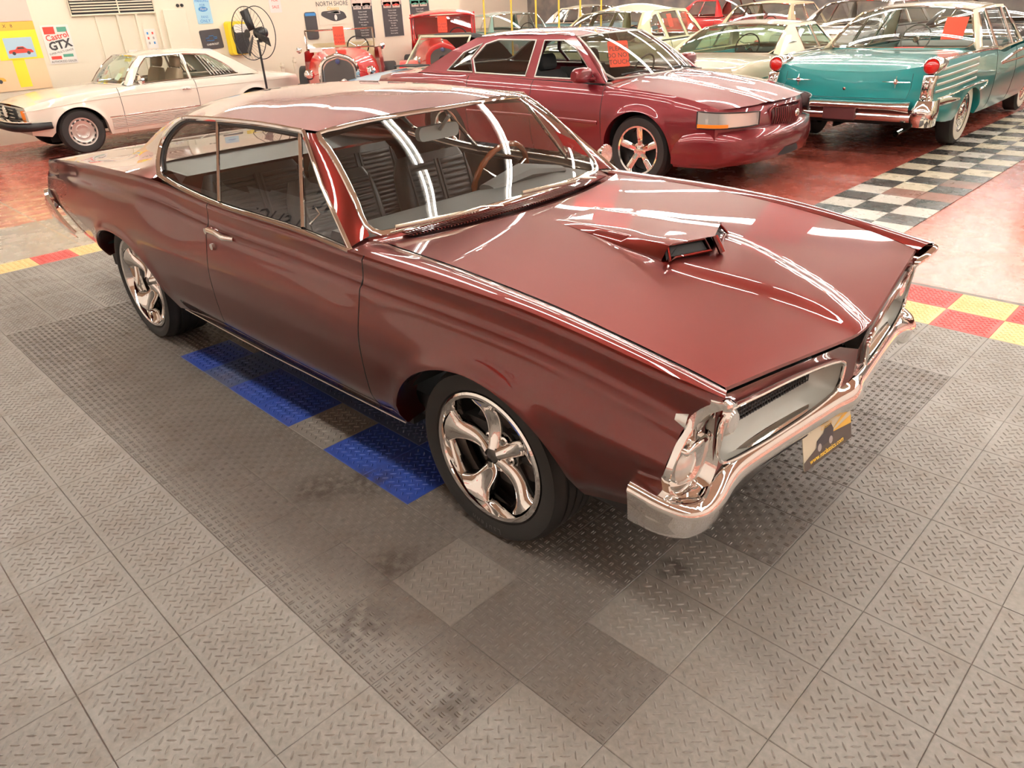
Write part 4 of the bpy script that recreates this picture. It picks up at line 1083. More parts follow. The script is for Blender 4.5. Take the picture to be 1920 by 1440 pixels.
# ---------------------------------------------------------------- maroon four-door sedan
def maroon_sedan():
    P_ = mat('maroon_sedan_paint', (.17, .010, .017), rough=.32, metal=.45, coat=1.0, coat_rough=.012)
    ridge = [(-2.86, .80, .93), (-2.5, .87, .975), (-1.9, .885, .99), (-1.0, .88, .985), (0, .88, .965), (.75, .885, .945), (1.2, .885, .925), (1.7, .87, .885), (2.05, .855, .835), (2.30, .83, .765)]
    off = lambda dz, dy: [(p[0], p[1] + dy, p[2] - dz) for p in ridge]
    mid = [(-2.86, .83, .66), (-2.3, .945, .68), (-1, .975, .68), (1, .975, .66), (1.9, .95, .62), (2.30, .885, .58)]
    low = [(-2.86, .81, .44), (-2.3, .92, .40), (-1, .945, .38), (1, .945, .37), (1.9, .93, .38), (2.30, .885, .36)]
    bot = [(-2.86, .76, .34), (-2.3, .87, .28), (-1, .90, .24), (1, .90, .23), (1.9, .88, .22), (2.30, .85, .23)]
    c = Car('sedan', 'maroon four-door sedan with chrome five-spoke wheels and a red notice in its windshield', (-4.33, 6.20, 0), math.radians(.8), dict(
        paint=P_, lines=[ridge, off(.02, .025), off(.10, .055), mid, low, bot], arches=[(1.455, .335, .40, .385), (-1.455, .335, .40, .365)], doors=[-1.02, .02, 1.02], flare=.012,
        hood=dict(x=(.98, 2.30), z=[(.98, 1.01), (1.5, .975), (1.9, .92), (2.15, .855), (2.30, .79)], ridge=[(.45, .10, .010)], bow=lambda v, x: .26 * max(0, (x - 1.7) / .60)**2 * (1 - abs(v)**2.6)),
        deck=dict(x=(-2.0, -2.86), z=[(-2.86, .965), (-2.3, 1.03), (-2.0, 1.04)]), nose=dict(bow=.26, zc=.79), tail=dict(bow=.10),
        g=dict(belt=lambda x: float(np.interp(x, [-2, 1.1], [1.00, .955])), yb=.875, yr=.60, railz=1.40, bulge=.03,
               roof=[(.42, 1.405), (0, 1.445), (-.6, 1.45), (-1.12, 1.415)], rail=[(.42, .585, 1.385), (0, .605, 1.405), (-.6, .61, 1.405), (-1.12, .59, 1.380)],
               ws=dict(x=.98, y=.79, z=.985, bow=.20), bl=dict(x=-1.85, y=.70, z=1.02), post_ws=[(.40, 1.39), (.70, 1.20), (1.02, .965)], post_bl=[(-1.10, 1.385), (-1.45, 1.24), (-1.92, 1.0)],
               frame=[(1.02, .955), (-1.95, 1.0), (-1.45, 1.24), (-1.12, 1.375), (-.6, 1.408), (0, 1.405), (.40, 1.385), (.70, 1.20)],
               windows=[[(.88, .985), (.03, .995), (.0, 1.345), (.28, 1.345), (.50, 1.265)], [(-.11, 1.0), (-.92, 1.015), (-1.02, 1.16), (-.90, 1.31), (-.72, 1.355), (-.13, 1.348)], [(-.97, 1.02), (-1.42, 1.03), (-1.22, 1.22), (-.96, 1.315), (-1.06, 1.16)]],
               glass=GLASS, side_glass=GLASS_DARK, open=(0,), trim=.011, trim_m=SATIN),
        wheels=[(1.455, .338, .235, .235, .80, 'five'), (-1.455, .338, .235, .245, .80, 'five')]))
    r = c.root
    for x in (-1.02, .02, 1.02): c.gap(x)
    c.side_strip([(.98, .585), (0, .60), (-1.0, .60)], (.006, .020), P_, 'rub_strip')
    c.side_strip([(-1.95, 1.0), (0, .985), (1.08, .958)], (.006, .009), SATIN, 'belt_trim', out=-.03)
    # lamps
    for sg in (0, 1):
        def mm(b): return b if sg == 0 else b.mirror()
        plan = crom([(2.09, .892), (2.20, .886), (2.31, .850), (2.40, .765), (2.475, .64), (2.515, .50)], 4)
        pl = resample(plan, 16)
        G = [[(p[0], -p[1], .752 - .02 * k / 15 - t * (.150 - .03 * k / 15)) for t in np.linspace(0, 1, 5)] for k, p in enumerate(pl)]
        o_ = lambda p, e: (p[0] + e, p[1] - e * .75, p[2])
        mm(MB().grid([[o_(p, .030) for p in row] for row in G])).build('headlamp', LENS_CLEAR, r)
        mm(MB().grid([[o_(p, .034) for p in row[3:]] for row in G[:8]])).build('turn_lamp', LENS_AMBER, r)
        mm(MB().tube([o_(row[0], .030) for row in G] + [o_(row[-1], .030) for row in G[::-1]], .007, 6, closed=True)).build('lamp_bezel', BLACKP, r)
        mm(MB().lathe([(0, .01), (.03, .008), (.045, -.01)], 16, 'x', (2.50, -.64, .36))).build('fog_lamp', LENS_CLEAR, r)
        mb = MB().loft([[(.80 + q[0], -1.00 + .13 * (2 * t - 1), 1.04 + q[1]) for q in roundrect(.13 * (1 - .4 * abs(2 * t - 1)**4), .15 * (1 - .35 * abs(2 * t - 1)**3), .04, 4)] for t in np.linspace(0, 1, 8)]).tube([(.86, -.86, .99), (.83, -.95, 1.0)], .025, 8); mm(mb).build('door_mirror', P_, r)
    c.bumper([(2.60, 0, .58, .27, .05), (2.585, .35, .58, .27, .05), (2.50, .62, .575, .26, .05), (2.34, .82, .57, .25, .045), (2.12, .925, .56, .25, .02), (1.87, .93, .50, .25, .008)], 'front_bumper', P_)
    c.bumper([(-2.97, 0, .62, .34, .05), (-2.95, .5, .62, .34, .05), (-2.82, .84, .62, .34, .05), (-2.3, .96, .60, .34, .03)], 'rear_bumper', P_, False)
    gx = [[(2.630 - .10 * (y / .28)**2 + .02 * (1 - abs(t - .5) * 2), y, .735 - t * .17) for t in np.linspace(0, 1, 6)] for y in np.linspace(-.27, .27, 15)]
    MB().grid(gx).build('grille', mat('maroon_grille', (.06, .008, .010), .3, .3, 1.0), r)
    for y in np.linspace(-.25, .25, 23):
        MB().tube([(2.640 - .10 * (y / .28)**2, y, .73), (2.655 - .10 * (y / .28)**2, y, .65), (2.640 - .10 * (y / .28)**2, y, .57)], .004, 5).build('grille_bar', P_, r)
    MB().tube([(2.635 - .10 * (p[0] / .28)**2, p[0], .65 + p[1]) for p in roundrect(.58, .19, .05, 4)], .013, 8, closed=True).build('grille_ring', P_, r)
    MB().lathe([(0, .03), (.03, .028), (.036, .018)], 20, 'x', (2.650, 0, .665)).build('grille_emblem', CHROME, r)
    MB().grid([[(2.655 - .16 * (y / .5)**2, y, z) for z in (.29, .36)] for y in np.linspace(-.5, .5, 11)]).build('lower_intake', DARKIN, r)
    for (b0, b1) in (((1.16, -.05, 1.005), (1.02, -.62, 1.015)), ((1.12, .55, 1.0), (1.13, .02, 1.02))):
        MB().tube([b0, tuple((np.array(b0) + b1) / 2 + (0, 0, .02)), b1], .010, 6).build('wiper', BLACKP, r)
    c.basics(DARKIN, [(-.02, .40, .55, .58, True), (-.02, -.40, .55, .58, True), (-.98, 0, 1.3, .5, False)], .96, .95, (.58, .40, .96))
    M_ = r.matrix_basis.copy()
    Mw = Matrix.Translation(r.location) @ Matrix.Rotation(r.rotation_euler.z, 4, 'Z')
    pc = at_x(1160, 101, -3.62)
    cardboard_tag('red notice card reading PLEASE DO NOT TOUCH hung in the maroon sedan windshield', frame_m(pc, (.50, .87, 0), (-.30, .2, .94)), .235, .27, [('PLEASE', .055), ('DO NOT', -.015), ('TOUCH', -.085)], size=.068)
    return c
maroon_sedan()
# ---------------------------------------------------------------- white coupe along the wall
def white_coupe():
    P_ = mat('cream_white_paint', (.82, .77, .66), rough=.35, coat=1.0)
    ridge = [(-2.33, .70, .77), (-2.1, .78, .815), (-1.41, .815, .85), (-.6, .82, .862), (.4, .82, .862), (1.0, .815, .85), (1.5, .80, .815), (1.85, .775, .76), (2.06, .735, .71)]
    off = lambda dz, dy: [(p[0], p[1] + dy, p[2] - dz) for p in ridge]
    mid = [(-2.33, .76, .60), (-1.4, .872, .62), (0, .88, .62), (1.4, .875, .60), (2.06, .79, .55)]
    low = [(-2.33, .75, .42), (-1.4, .86, .38), (0, .865, .35), (1.4, .86, .36), (2.06, .78, .42)]
    bot = [(-2.33, .70, .36), (-1.4, .82, .27), (0, .82, .22), (1.4, .82, .23), (2.06, .74, .34)]
    AL = mat('alloy_silver', (.60, .56, .52), .3, .8)
    c = Car('coupe', 'white two-door coupe with slatted rear side windows parked along the cream wall', (-11.74, 3.95, 0), math.radians(-90), dict(
        paint=P_, lines=[ridge, off(.015, .02), off(.07, .045), mid, low, bot], arches=[(1.41, .315, .365, .345), (-1.41, .315, .37, .335)], doors=[-.42, .78], flare=.014,
        hood=dict(x=(.62, 2.06), z=[(.62, .885), (1.2, .865), (1.75, .80), (2.06, .73)]), deck=dict(x=(-1.5, -2.33), z=[(-2.33, .80), (-1.9, .865), (-1.5, .885)]), nose=dict(bow=.04), tail=dict(bow=.04),
        g=dict(belt=.865, yb=.80, yr=.56, railz=1.265, bulge=.02, roof=[(.26, 1.275), (-.2, 1.312), (-.65, 1.31), (-.98, 1.278)], rail=[(.26, .545, 1.255), (-.2, .565, 1.268), (-.65, .565, 1.265), (-.98, .55, 1.245)],
               ws=dict(x=.62, y=.70, z=.885, bow=.12), bl=dict(x=-1.52, y=.66, z=.885, bow=.05), post_ws=[(.25, 1.262), (.42, 1.10), (.62, .87)], post_bl=[(-.96, 1.25), (-1.22, 1.10), (-1.58, .87)],
               frame=[(.62, .865), (-1.58, .865), (-1.22, 1.10), (-.98, 1.245), (-.65, 1.268), (-.2, 1.27), (.25, 1.258), (.42, 1.10)],
               windows=[[(.52, .885), (-.36, .89), (-.38, 1.238), (.16, 1.232), (.31, 1.12)], [(-.40, .89), (-1.20, .895), (-1.02, 1.06), (-.80, 1.205), (-.42, 1.238)]], glass=GLASS_GREEN, side_glass=GLASS, trim=.011),
        wheels=[(1.41, .312, .195, .205, .745, 'alloy'), (-1.41, .312, .195, .205, .745, 'alloy')], wmat=(AL,)))
    r = c.root; c.gap(-.42); c.gap(.78)
    for sg in (-1, 1):
        for k in range(9):                                  # slats in the rear half of the side window
            x = -.72 - .055 * k; zt = float(np.interp(x, [-1.2, -1.02, -.80, -.42], [.91, 1.06, 1.205, 1.235])) - .012
            MB().tube([c.gp(x - .03, .90, sg, .002), c.gp(x + .10 if x > -1.0 else x + .04, zt, sg, .002)], (.018, .004), 6).build('window_slat', AL, r)
        for z in np.linspace(.30, .44, 7):                  # fluted lower cladding
            P = [(c.B.pt(x, z, .006)[0], sg * (c.B.y(x, z) + .006), z) for x in np.linspace(-.95, .98, 12)]
            MB().tube(P, (.008, .008), 6).build('cladding_flute', mat('cladding_pink', (.60, .50, .44), .45) if 'cladding_pink' not in bpy.data.materials else bpy.data.materials['cladding_pink'], r)
        MB().lathe([(0, -.02), (.06, -.015), (.075, .03), (0, .07)], 16, 'x', (.42, sg * .93, .935)).tube([(.44, sg * .84, .90), (.43, sg * .90, .92)], .015, 8).build('door_mirror', CHROME, r)
        P = [(c.B.pt(.30 + d, .742)[0], sg * (c.B.y(.30 + d, .742) + .02), .742) for d in (-.62, -.55, -.48)]; MB().tube(P, (.008, .012), 8).build('door_handle', CHROME, r)
    c.side_strip([(-2.2, .50), (-1.85, .50)], .010); c.side_strip([(-.98, .478), (1.0, .468)], (.006, .010))
    c.side_strip([(-2.1, .735), (-.5, .745), (1.0, .735), (2.1, .66)], (.003, .005), P_, 'body_crease')
    for sg in (0, 1):
        def mm(b): return b if sg == 0 else b.mirror()
        lamp = lambda y0, y1, z0, z1, dx: [[(2.09 - .25 * max(0, (abs(y) - .66) / .16)**1.6 + dx, -y, z) for z in np.linspace(z1, z0, 4)] for y in np.linspace(y0, y1, 10)]
        mm(MB().grid(lamp(.42, .66, .55, .68, .012))).build('headlamp', mat('smoked_lens', (.20, .19, .18), .1, .3, 1.0) if 'smoked_lens' not in bpy.data.materials else bpy.data.materials['smoked_lens'], r)
        mm(MB().grid(lamp(.665, .815, .55, .675, .014))).build('turn_lamp', LENS_AMBER, r)
        for k in range(4):
            mm(MB().grid([[(-2.345 + .26 * max(0, (y - .58) / .20)**1.8, -y - .004, z) for z in (.60 + .034 * k, .626 + .034 * k)] for y in np.linspace(.34, .785, 10)])).build('tail_lamp', LENS_RED if k else LENS_AMBER, r)
    MB().box((2.105, 0, .62), (.03, .80, .15)).build('grille', DARKIN, r, smooth=False)
    for z in (.57, .62, .67): MB().tube([(2.13, -.40, z), (2.13, .40, z)], .006, 6).build('grille_bar', CHROME, r)
    MB().lathe([(0, .02), (.09, .018), (.10, .008)], 28, 'x', (2.135, 0, .62)).build('grille_emblem', CHROME, r)
    c.bumper([(2.24, 0, .52, .40, .05), (2.23, .5, .52, .40, .05), (2.17, .74, .52, .40, .05), (2.04, .84, .51, .40, .04), (1.80, .875, .50, .41, .02)], 'front_bumper', BLACKP)
    c.bumper([(2.235, 0, .545, .515, .045), (2.225, .5, .545, .515, .045), (2.165, .74, .545, .515, .045), (2.04, .835, .535, .51, .035)], 'bumper_blade', CHROME)
    c.bumper([(-2.46, 0, .54, .42, .05), (-2.45, .55, .54, .42, .05), (-2.38, .76, .54, .42, .05), (-1.85, .87, .53, .42, .02)], 'rear_bumper', BLACKP, False)
    TAN = mat('tan_seat', (.40, .30, .20), .6)
    c.basics(TAN, [(-.18, .36, .52, .60, True), (-.18, -.36, .52, .60, True), (-.85, 0, 1.1, .40, False)], .86, .50, (.26, .36, .88), .62)
    Mw = Matrix.Translation(r.location) @ Matrix.Rotation(r.rotation_euler.z, 4, 'Z')
    o_ = MB().box((0, 0, 0), (.16, .12, .003)); o_.xf(Mw @ frame_m(Vector((.48, .14, .965)), (0, -1, .1), (-.7, 0, .7))); tag(o_.build('paper_sheet', WHITE_PAPER, None, smooth=False), 'white paper sheet on the dash of the white coupe', 'paper')
    o_ = MB().box((0, 0, 0), (.26, .055, .003)); o_.xf(Mw @ frame_m(Vector((.315, .28, 1.20)), (0, -1, .0), (-.6, 0, .8))); tag(o_.build('window_sticker', mat('yellow_sticker', (.9, .62, .03), .5), None, smooth=False), 'yellow sticker behind the white coupe windshield', 'sticker')
white_coupe()

# ---------------------------------------------------------------- teal finned sedan seen from behind
def teal_sedan():
    P_ = mat('teal_paint', (.018, .27, .27), rough=.30, coat=1.0, metal=.15); CR = mat('cream_roof_paint', (.80, .70, .48), rough=.3, coat=1.0)
    ridge = [(-2.78, .84, .975), (-2.5, .885, .99), (-1.9, .925, .995), (-1.2, .935, .985), (-.65, .935, .955), (-.30, .935, .915), (0, .935, .935), (.5, .935, .955), (1.4, .935, .955), (2.1, .92, .93), (2.5, .88, .89)]
    off = lambda dz, dy: [(p[0], p[1] + dy, p[2] - dz) for p in ridge]
    mid = [(-2.78, .865, .70), (-2.2, .945, .70), (0, .985, .68), (1.6, .985, .68), (2.5, .93, .66)]
    low = [(-2.78, .85, .50), (-2.2, .955, .45), (0, .965, .40), (1.6, .965, .40), (2.5, .92, .45)]
    bot = [(-2.78, .82, .45), (-2.2, .92, .34), (0, .92, .28), (1.6, .92, .29), (2.5, .88, .40)]
    c = Car('sedan', 'teal finned sedan with cream roof, round red tail lamps and whitewall tyres', (-1.93, 10.62, 0), math.radians(91.5), dict(
        paint=P_, roofpaint=CR, lines=[ridge, off(.02, .012), off(.08, .022), mid, low, bot], arches=[(1.555, .35, .42, .36), (-1.555, .33, .44, .30)], doors=[-.72, .22, 1.15], flare=.006,
        hood=dict(x=(1.05, 2.5), z=[(1.05, 1.0), (1.8, .99), (2.5, .90)]), deck=dict(x=(-1.42, -2.78), z=[(-2.78, .885), (-2.6, .955), (-2.2, 1.005), (-1.42, 1.04)], p=3.5),
        nose=dict(bow=.05), tail=dict(bow=.05, zc=.885),
        g=dict(belt=lambda x: float(np.interp(x, [-1.5, -.7, -.3, 0, 1.1], [1.01, .985, .935, .955, .975])), yb=.885, yr=.63, railz=1.435, bulge=.03, roof=[(.42, 1.455), (0, 1.50), (-.5, 1.505), (-.92, 1.47)], rail=[(.42, .61, 1.425), (0, .64, 1.442), (-.5, .645, 1.442), (-.92, .62, 1.415)],
               ws=dict(x=.95, y=.82, z=1.0, bow=.25), bl=dict(x=-1.36, y=.84, z=1.03, bow=.22, bulge=.05), post_ws=[(.41, 1.435), (.48, 1.2), (.80, .98)], post_bl=[(-.92, 1.42), (-1.12, 1.28), (-1.46, 1.01)],
               frame=[(.80, .972), (0, .952), (-.30, .935), (-.72, .985), (-1.46, 1.01), (-1.12, 1.28), (-.92, 1.418), (-.5, 1.442), (0, 1.442), (.41, 1.43), (.48, 1.2)],
               windows=[[(.62, .995), (.24, .985), (.22, 1.395), (.38, 1.395), (.40, 1.2)], [(.18, .983), (-.28, .965), (-.50, .995), (-.52, 1.405), (.15, 1.400)], [(-.56, 1.0), (-1.22, 1.03), (-1.02, 1.24), (-.86, 1.375), (-.57, 1.402)]], glass=GLASS, trim=.012),
        wheels=[(1.555, .355, .21, .19, .80, 'wide_white'), (-1.555, .355, .21, .19, .82, 'wide_white')], wmat=(CHROME,)))
    r = c.root
    for x in (-.72, .22, 1.15): c.gap(x)
    for z in (.915, .845, .775, .705): c.side_strip([(-2.70, z - .01), (-2.2, z + .012), (-1.55 - .0 * z, z + .03)], (.007, .014), SATIN, 'fender_bar')
    c.side_strip([(-2.66, .62), (-1.9, .655), (-1.15, .665), (-1.06, .64), (-1.12, .60), (-1.3, .585)], (.010, .012))
    c.side_strip([(-.55, .80), (.3, .89), (1.2, .90), (2.3, .85)], (.012, .020)); c.side_strip([(-.55, .80), (.3, .80), (1.2, .80), (2.3, .80)], (.008, .014))
    MB().tube([(-2.72, -.875, 1.0), (-2.2, -.915, 1.018), (-1.2, -.935, 1.005), (-.75, -.935, .985)], (.018, .012), 8).both().build('fin_trim', CHROME, r)
    for sg in (-1, 1):
        MB().lathe([(.045, .42), (.078, .20), (.088, .06), (.086, -.03), (.075, -.045), (.070, -.03)], 28, 'x', (-2.80, sg * .84, .955)).build('lamp_nacelle', CHROME, r)
        MB().lathe([(0, -.055), (.035, -.050), (.062, -.038), (.070, -.025)], 28, 'x', (-2.81, sg * .84, .955)).build('tail_lamp', LENS_RED, r)
        R_ = [[(-2.82 - .03 * math.sin(math.pi * t) + q[0], sg * (.845 + q[1]), .87 - .27 * t) for q in roundrect(.09, .14 - .02 * math.sin(math.pi * t), .03, 4)] for t in np.linspace(0, 1, 7)]
        MB().loft(R_).build('lamp_housing', CHROME, r)
        for dy in (-.025, .025): MB().tube([(-2.90, sg * (.845 + dy), .85), (-2.915, sg * (.845 + dy), .73), (-2.90, sg * (.845 + dy), .62)], .010, 6).build('lamp_rib', CHROME, r)
        # star badges on the trunk
        b = MB().tube([(-2.865, sg * .53 - .14, .80), (-2.885, sg * .53, .80), (-2.865, sg * .53 + .14, .80)], [(.003, .003), (.010, .008), (.003, .003)], 8)
        b.tube([(-2.87, sg * .53, .86), (-2.885, sg * .53, .80), (-2.87, sg * .53, .74)], [.002, .008, .002], 8).lathe([(0, -.014), (.02, -.012), (.028, 0)], 16, 'x', (-2.880, sg * .53, .80)); b.build('trunk_badge', CHROME, r)
        MB().tube([(-2.40, sg * .62, .30), (-2.92, sg * .64, .285)], .03, 14, caps=False).build('exhaust_tip', CHROME, r)
    MB().lathe([(0, -.016), (.016, -.012), (.018, 0)], 14, 'x', (-2.86, 0, .72)).build('trunk_lock', CHROME, r)
    MB().tube([(-2.848, -.68, .885), (-2.878, -.69, .75), (-2.873, -.66, .635), (-2.905, 0, .63), (-2.873, .66, .635), (-2.878, .69, .75), (-2.848, .68, .885)], .004, 6).build('trunk_gap', mat('teal_gap', (.01, .10, .11), .5), r)
    c.bumper([(-2.90, 0, .60, .52, .06), (-2.90, .5, .60, .52, .06), (-2.89, .72, .61, .50, .06)], 'bumper_bar', CHROME, False)
    c.bumper([(-2.86, 0, .50, .40, .05), (-2.86, .5, .50, .40, .05), (-2.86, .74, .50, .40, .05)], 'bumper_lower_bar', CHROME, False)
    MB().box((-2.87, 0, .50), (.04, 1.5, .06)).build('bumper_recess', mat('recess_brown', (.10, .03, .025), .3, .6), r, smooth=False)
    MB().box((-2.915, 0, .475), (.03, .36, .15)).build('plate_recess', mat('plate_maroon', (.10, .03, .03), .35), r, bevel=.01)
    for sg in (-1, 1):
        R_ = [[(-2.87 + q[0] - .05 * math.sin(math.pi * t), sg * (.88 + q[1]), .64 - .26 * t) for q in roundrect(.30, .24 - .05 * abs(2 * t - 1), .09, 5)] for t in np.linspace(0, 1, 8)]
        MB().loft(R_).build('bumper_end', CHROME, r)
        P = [c.B.pt(x, z, .010) for x, z in ((-2.75, .58), (-2.4, .585), (-2.02, .56))]; MB().tube(P if sg < 0 else mirror_pts(P), [(.012, .05), (.010, .04), (.006, .012)], 8).build('bumper_wrap', CHROME, r)
    TEAL = mat('teal_cloth', (.10, .22, .20), .7); CRI = mat('cream_vinyl', (.55, .47, .30), .5)
    c.d['dash_m'] = mat('dash_grey_green', (.25, .28, .25), .5)
    c.basics(TEAL, [(-.25, .38, .68, .38, False), (-.25, -.38, .68, .38, False), (-1.0, 0, 1.4, .36, False)], .97, .9, (.52, .38, 1.02))
    MB().grid([[(-1.05, y, 1.0), (-1.40, y, 1.03)] for y in np.linspace(-.7, .7, 5)]).build('parcel_shelf', CRI, r)
    Mw = Matrix.Translation(r.location) @ Matrix.Rotation(r.rotation_euler.z, 4, 'Z')
    o_ = MB().box((0, 0, 0), (.24, .26, .003)).xf(Mw @ frame_m(Vector((-1.02, -.50, 1.22)), (0, -1, 0), (.4, 0, .9))); tag(o_.build('notice_card', RED_CARD, None, smooth=False), 'plain red notice card behind the teal sedan rear window', 'sign')
teal_sedan()

# ---------------------------------------------------------------- cream hardtop coupe beside it
def simple_car(name, label, loc, ang, P_, **k):
    """older full-size shell shared by the cars of the back rows; k overrides its proportions"""
    w_ = k.get('w', .93); zt = k.get('zt', .95); xr, xf = k.get('xr', -2.6), k.get('xf', 2.45); wb = k.get('wb', 1.5); rise = k.get('rise', 0.0); rear_up = k.get('fin', 0.0)
    ridge = [(xr, w_ - .09, zt - .05 + rear_up), (xr + .5, w_ - .03, zt + rear_up * .7), (-.8, w_, zt + .01), (.5, w_, zt), (xf - .7, w_ - .01, zt - .03), (xf - .2, w_ - .05, zt - .08), (xf, w_ - .11, zt - .13)]
    off = lambda dz, dy: [(p[0], p[1] + dy, p[2] - dz) for p in ridge]
    mid = [(xr, w_ - .04, .66), (-.8, w_ + .045, .66), (.8, w_ + .045, .66), (xf, w_ - .06, .60)]; low = [(xr, w_ - .06, .46), (-.8, w_ + .02, .40), (.8, w_ + .02, .40), (xf, w_ - .08, .44)]; bot = [(xr, w_ - .10, .38), (-.8, w_ - .02, .27), (.8, w_ - .02, .27), (xf, w_ - .12, .36)]
    top = k.get('top', 1.36); bx, tx, rx, lx = k.get('gx', (.95, .40, -.80, -1.35)); zb = zt + .025; yr = k.get('yr', .60); bl = k.get('zbl', zb + .02); cr = k.get('crown', .05)
    d = dict(paint=P_, roofpaint=k.get('roofpaint', P_), lines=[ridge, off(.02, .015), off(.09, .03), mid, low, bot], arches=[(wb, .34, .40, .35), (-wb, .34, .40, k.get('ra', .32))], doors=k.get('doors', [-.55, .75]), rows=12,
             hood=dict(x=(bx - .08, xf), z=[(bx - .08, zt + .05), ((bx + xf) / 2, zt + .03), (xf, zt - .10)]), deck=dict(x=(lx + .1, xr), z=[(xr, zt - .03), ((lx + xr) / 2, zt + .04), (lx + .1, zt + .05)], p=3.0), nose=dict(bow=.08), tail=dict(bow=.06),
             wheels=[(wb, .345, .20, .19, w_ - .12, k.get('wheel', 'white')), (-wb, .345, .20, .19, w_ - .12, k.get('wheel', 'white'))])
    if k.get('roof', True):
        wn = k.get('windows') or [[(bx - .28, zb + .02), (-.18, zb + .02), (-.20, top - .06), (tx - .04, top - .06)], [(-.24, zb + .02), (rx - .10, zb + .03), (rx + .02, top - .14), (rx + .14, top - .06), (-.26, top - .06)]]
        d['g'] = dict(belt=zb, yb=w_ - .05, yr=yr, railz=top - .02, bulge=.02, roof=[(tx, top), ((tx + rx) / 2, top + cr), (rx, top + .005)], rail=[(tx, yr - .01, top - .025), ((tx + rx) / 2, yr + .01, top - .012), (rx, yr - .01, top - .03)], rp=k.get('rp', 2.6),
                      ws=dict(x=bx, y=w_ - .14, z=zb + .01, bow=.16), bl=dict(x=lx, y=w_ - .17, z=bl, bow=k.get('blbow', .12)), post_ws=[(tx - .01, top - .025), ((tx + bx) / 2 - .04, (top + zb) / 2), (bx - .08, zb)], post_bl=[(rx, top - .03), ((rx + lx) / 2 - .02, (top + zb) / 2 + .02), (lx - .06, zb)],
                      frame=[(bx - .08, zb), (lx - .06, zb), ((rx + lx) / 2 - .02, (top + zb) / 2 + .02), (rx, top - .03), ((tx + rx) / 2, top - .012), (tx - .01, top - .025), ((tx + bx) / 2 - .04, (top + zb) / 2)], windows=wn, glass=k.get('glass', GLASS), trim=.011)
    c = Car(name, label, loc, ang, d); r = c.root
    for x in d['doors']: c.gap(x)
    c.bumper([(xf + .12, 0, .56, .42, .05), (xf + .10, .5, .56, .42, .05), (xf + .03, w_ - .10, .56, .42, .05), (xf - .30, w_ + .02, .55, .43, .03)], 'front_bumper')
    c.bumper([(xr - .10, 0, .58, .44, .05), (xr - .09, .5, .58, .44, .05), (xr - .04, w_ - .10, .58, .44, .05), (xr + .30, w_ + .02, .56, .45, .03)], 'rear_bumper', None, False)
    for sg in (-1, 1):
        for y in (.62,): MB().lathe([(0, .03), (.06, .022), (.085, 0), (.095, -.03)], 20, 'x', (xf + .045, sg * (w_ - .26), .70)).build('headlamp', LENS_CLEAR, r)
        MB().lathe([(0, -.04), (.04, -.03), (.055, 0), (.06, .04)], 18, 'x', (xr - .03, sg * (w_ - .20), k.get('ztl', .76))).build('tail_lamp', LENS_RED, r)
    b = MB().box((xf + .06, 0, .66), (.03, 1.0, .14)); b.build('grille', SATIN, r, bevel=.01)
    c.side_strip([(xr + .15, .72), (0, .74), (xf - .3, .70)], (.005, .009))
    IN = k.get('inside', VINYL)
    if k.get('seats', True): c.basics(IN, [(-.28, .36, .62, k.get('seat_h', .42), False), (-.28, -.36, .62, k.get('seat_h', .42), False)], zt - .01, bx - .12, (.42, .38, zt + .03), w_ - .25)
    return c
CREAMP = mat('cream_paint', (.80, .71, .50), rough=.3, coat=1.0)
TURQ = mat('turquoise_vinyl', (.08, .50, .55), .5)
cb = simple_car('coupe', 'cream hardtop coupe with turquoise inside and a winged badge on its broad rear pillar', (-4.24, 10.25, 0), math.radians(94.5), CREAMP, w=.90, zt=.92, xr=-2.65, xf=2.45, top=1.31, gx=(.95, .45, -.55, -1.22), yr=.62, fin=.03, inside=TURQ, crown=.035, glass=GLASS_GREEN,
               windows=[[(.70, .965), (.18, .965), (.16, 1.245), (.42, 1.245)], [(.13, .965), (-.42, .965), (-.36, 1.245), (.11, 1.245)]])
MB().tube([cb.gp(-.86, 1.075, -1, .014), cb.gp(-.74, 1.083, -1, .016), cb.gp(-.62, 1.075, -1, .014)], [(.004, .004), (.008, .016), (.004, .004)], 8).build('pillar_badge', SATIN, cb.root)
GREENP = mat('pale_green_paint', (.56, .60, .34), rough=.35, coat=.8)
gb = simple_car('sedan', 'tall pale green sedan with a rounded roof parked beside the cream hardtop coupe', (-7.1, 11.2, 0), math.radians(97), GREENP, w=.90, zt=1.03, xr=-2.5, xf=2.5, top=1.52, gx=(.95, .55, -1.05, -1.55), yr=.58, rp=2.0, crown=.10, doors=[-.60, .20, .95], blbow=.22,
               windows=[[(.72, 1.085), (.20, 1.085), (.18, 1.46), (.46, 1.44)], [(.08, 1.085), (-.55, 1.09), (-.52, 1.46), (.08, 1.47)], [(-.68, 1.10), (-1.12, 1.13), (-1.0, 1.33), (-.80, 1.42), (-.66, 1.45)]])
for (x, z, l) in ((-.22, 1.33, 'red notice card hanging in the pale green sedan rear door window'), (.50, 1.33, 'red notice card hanging in the pale green sedan front door window')):
    Mw = Matrix.Translation(gb.root.location) @ Matrix.Rotation(gb.root.rotation_euler.z, 4, 'Z')
    o_ = MB().box((0, 0, 0), (.16, .22, .003)).xf(Mw @ frame_m(Vector((x, -gb.gy(x, z) + .03, z)), (1, 0, 0), (0, .35, .93))); tag(o_.build('notice_card', RED_CARD, None, smooth=False), l, 'sign')
BLUEP = mat('light_blue_paint', (.22, .47, .66), rough=.3, coat=1.0)
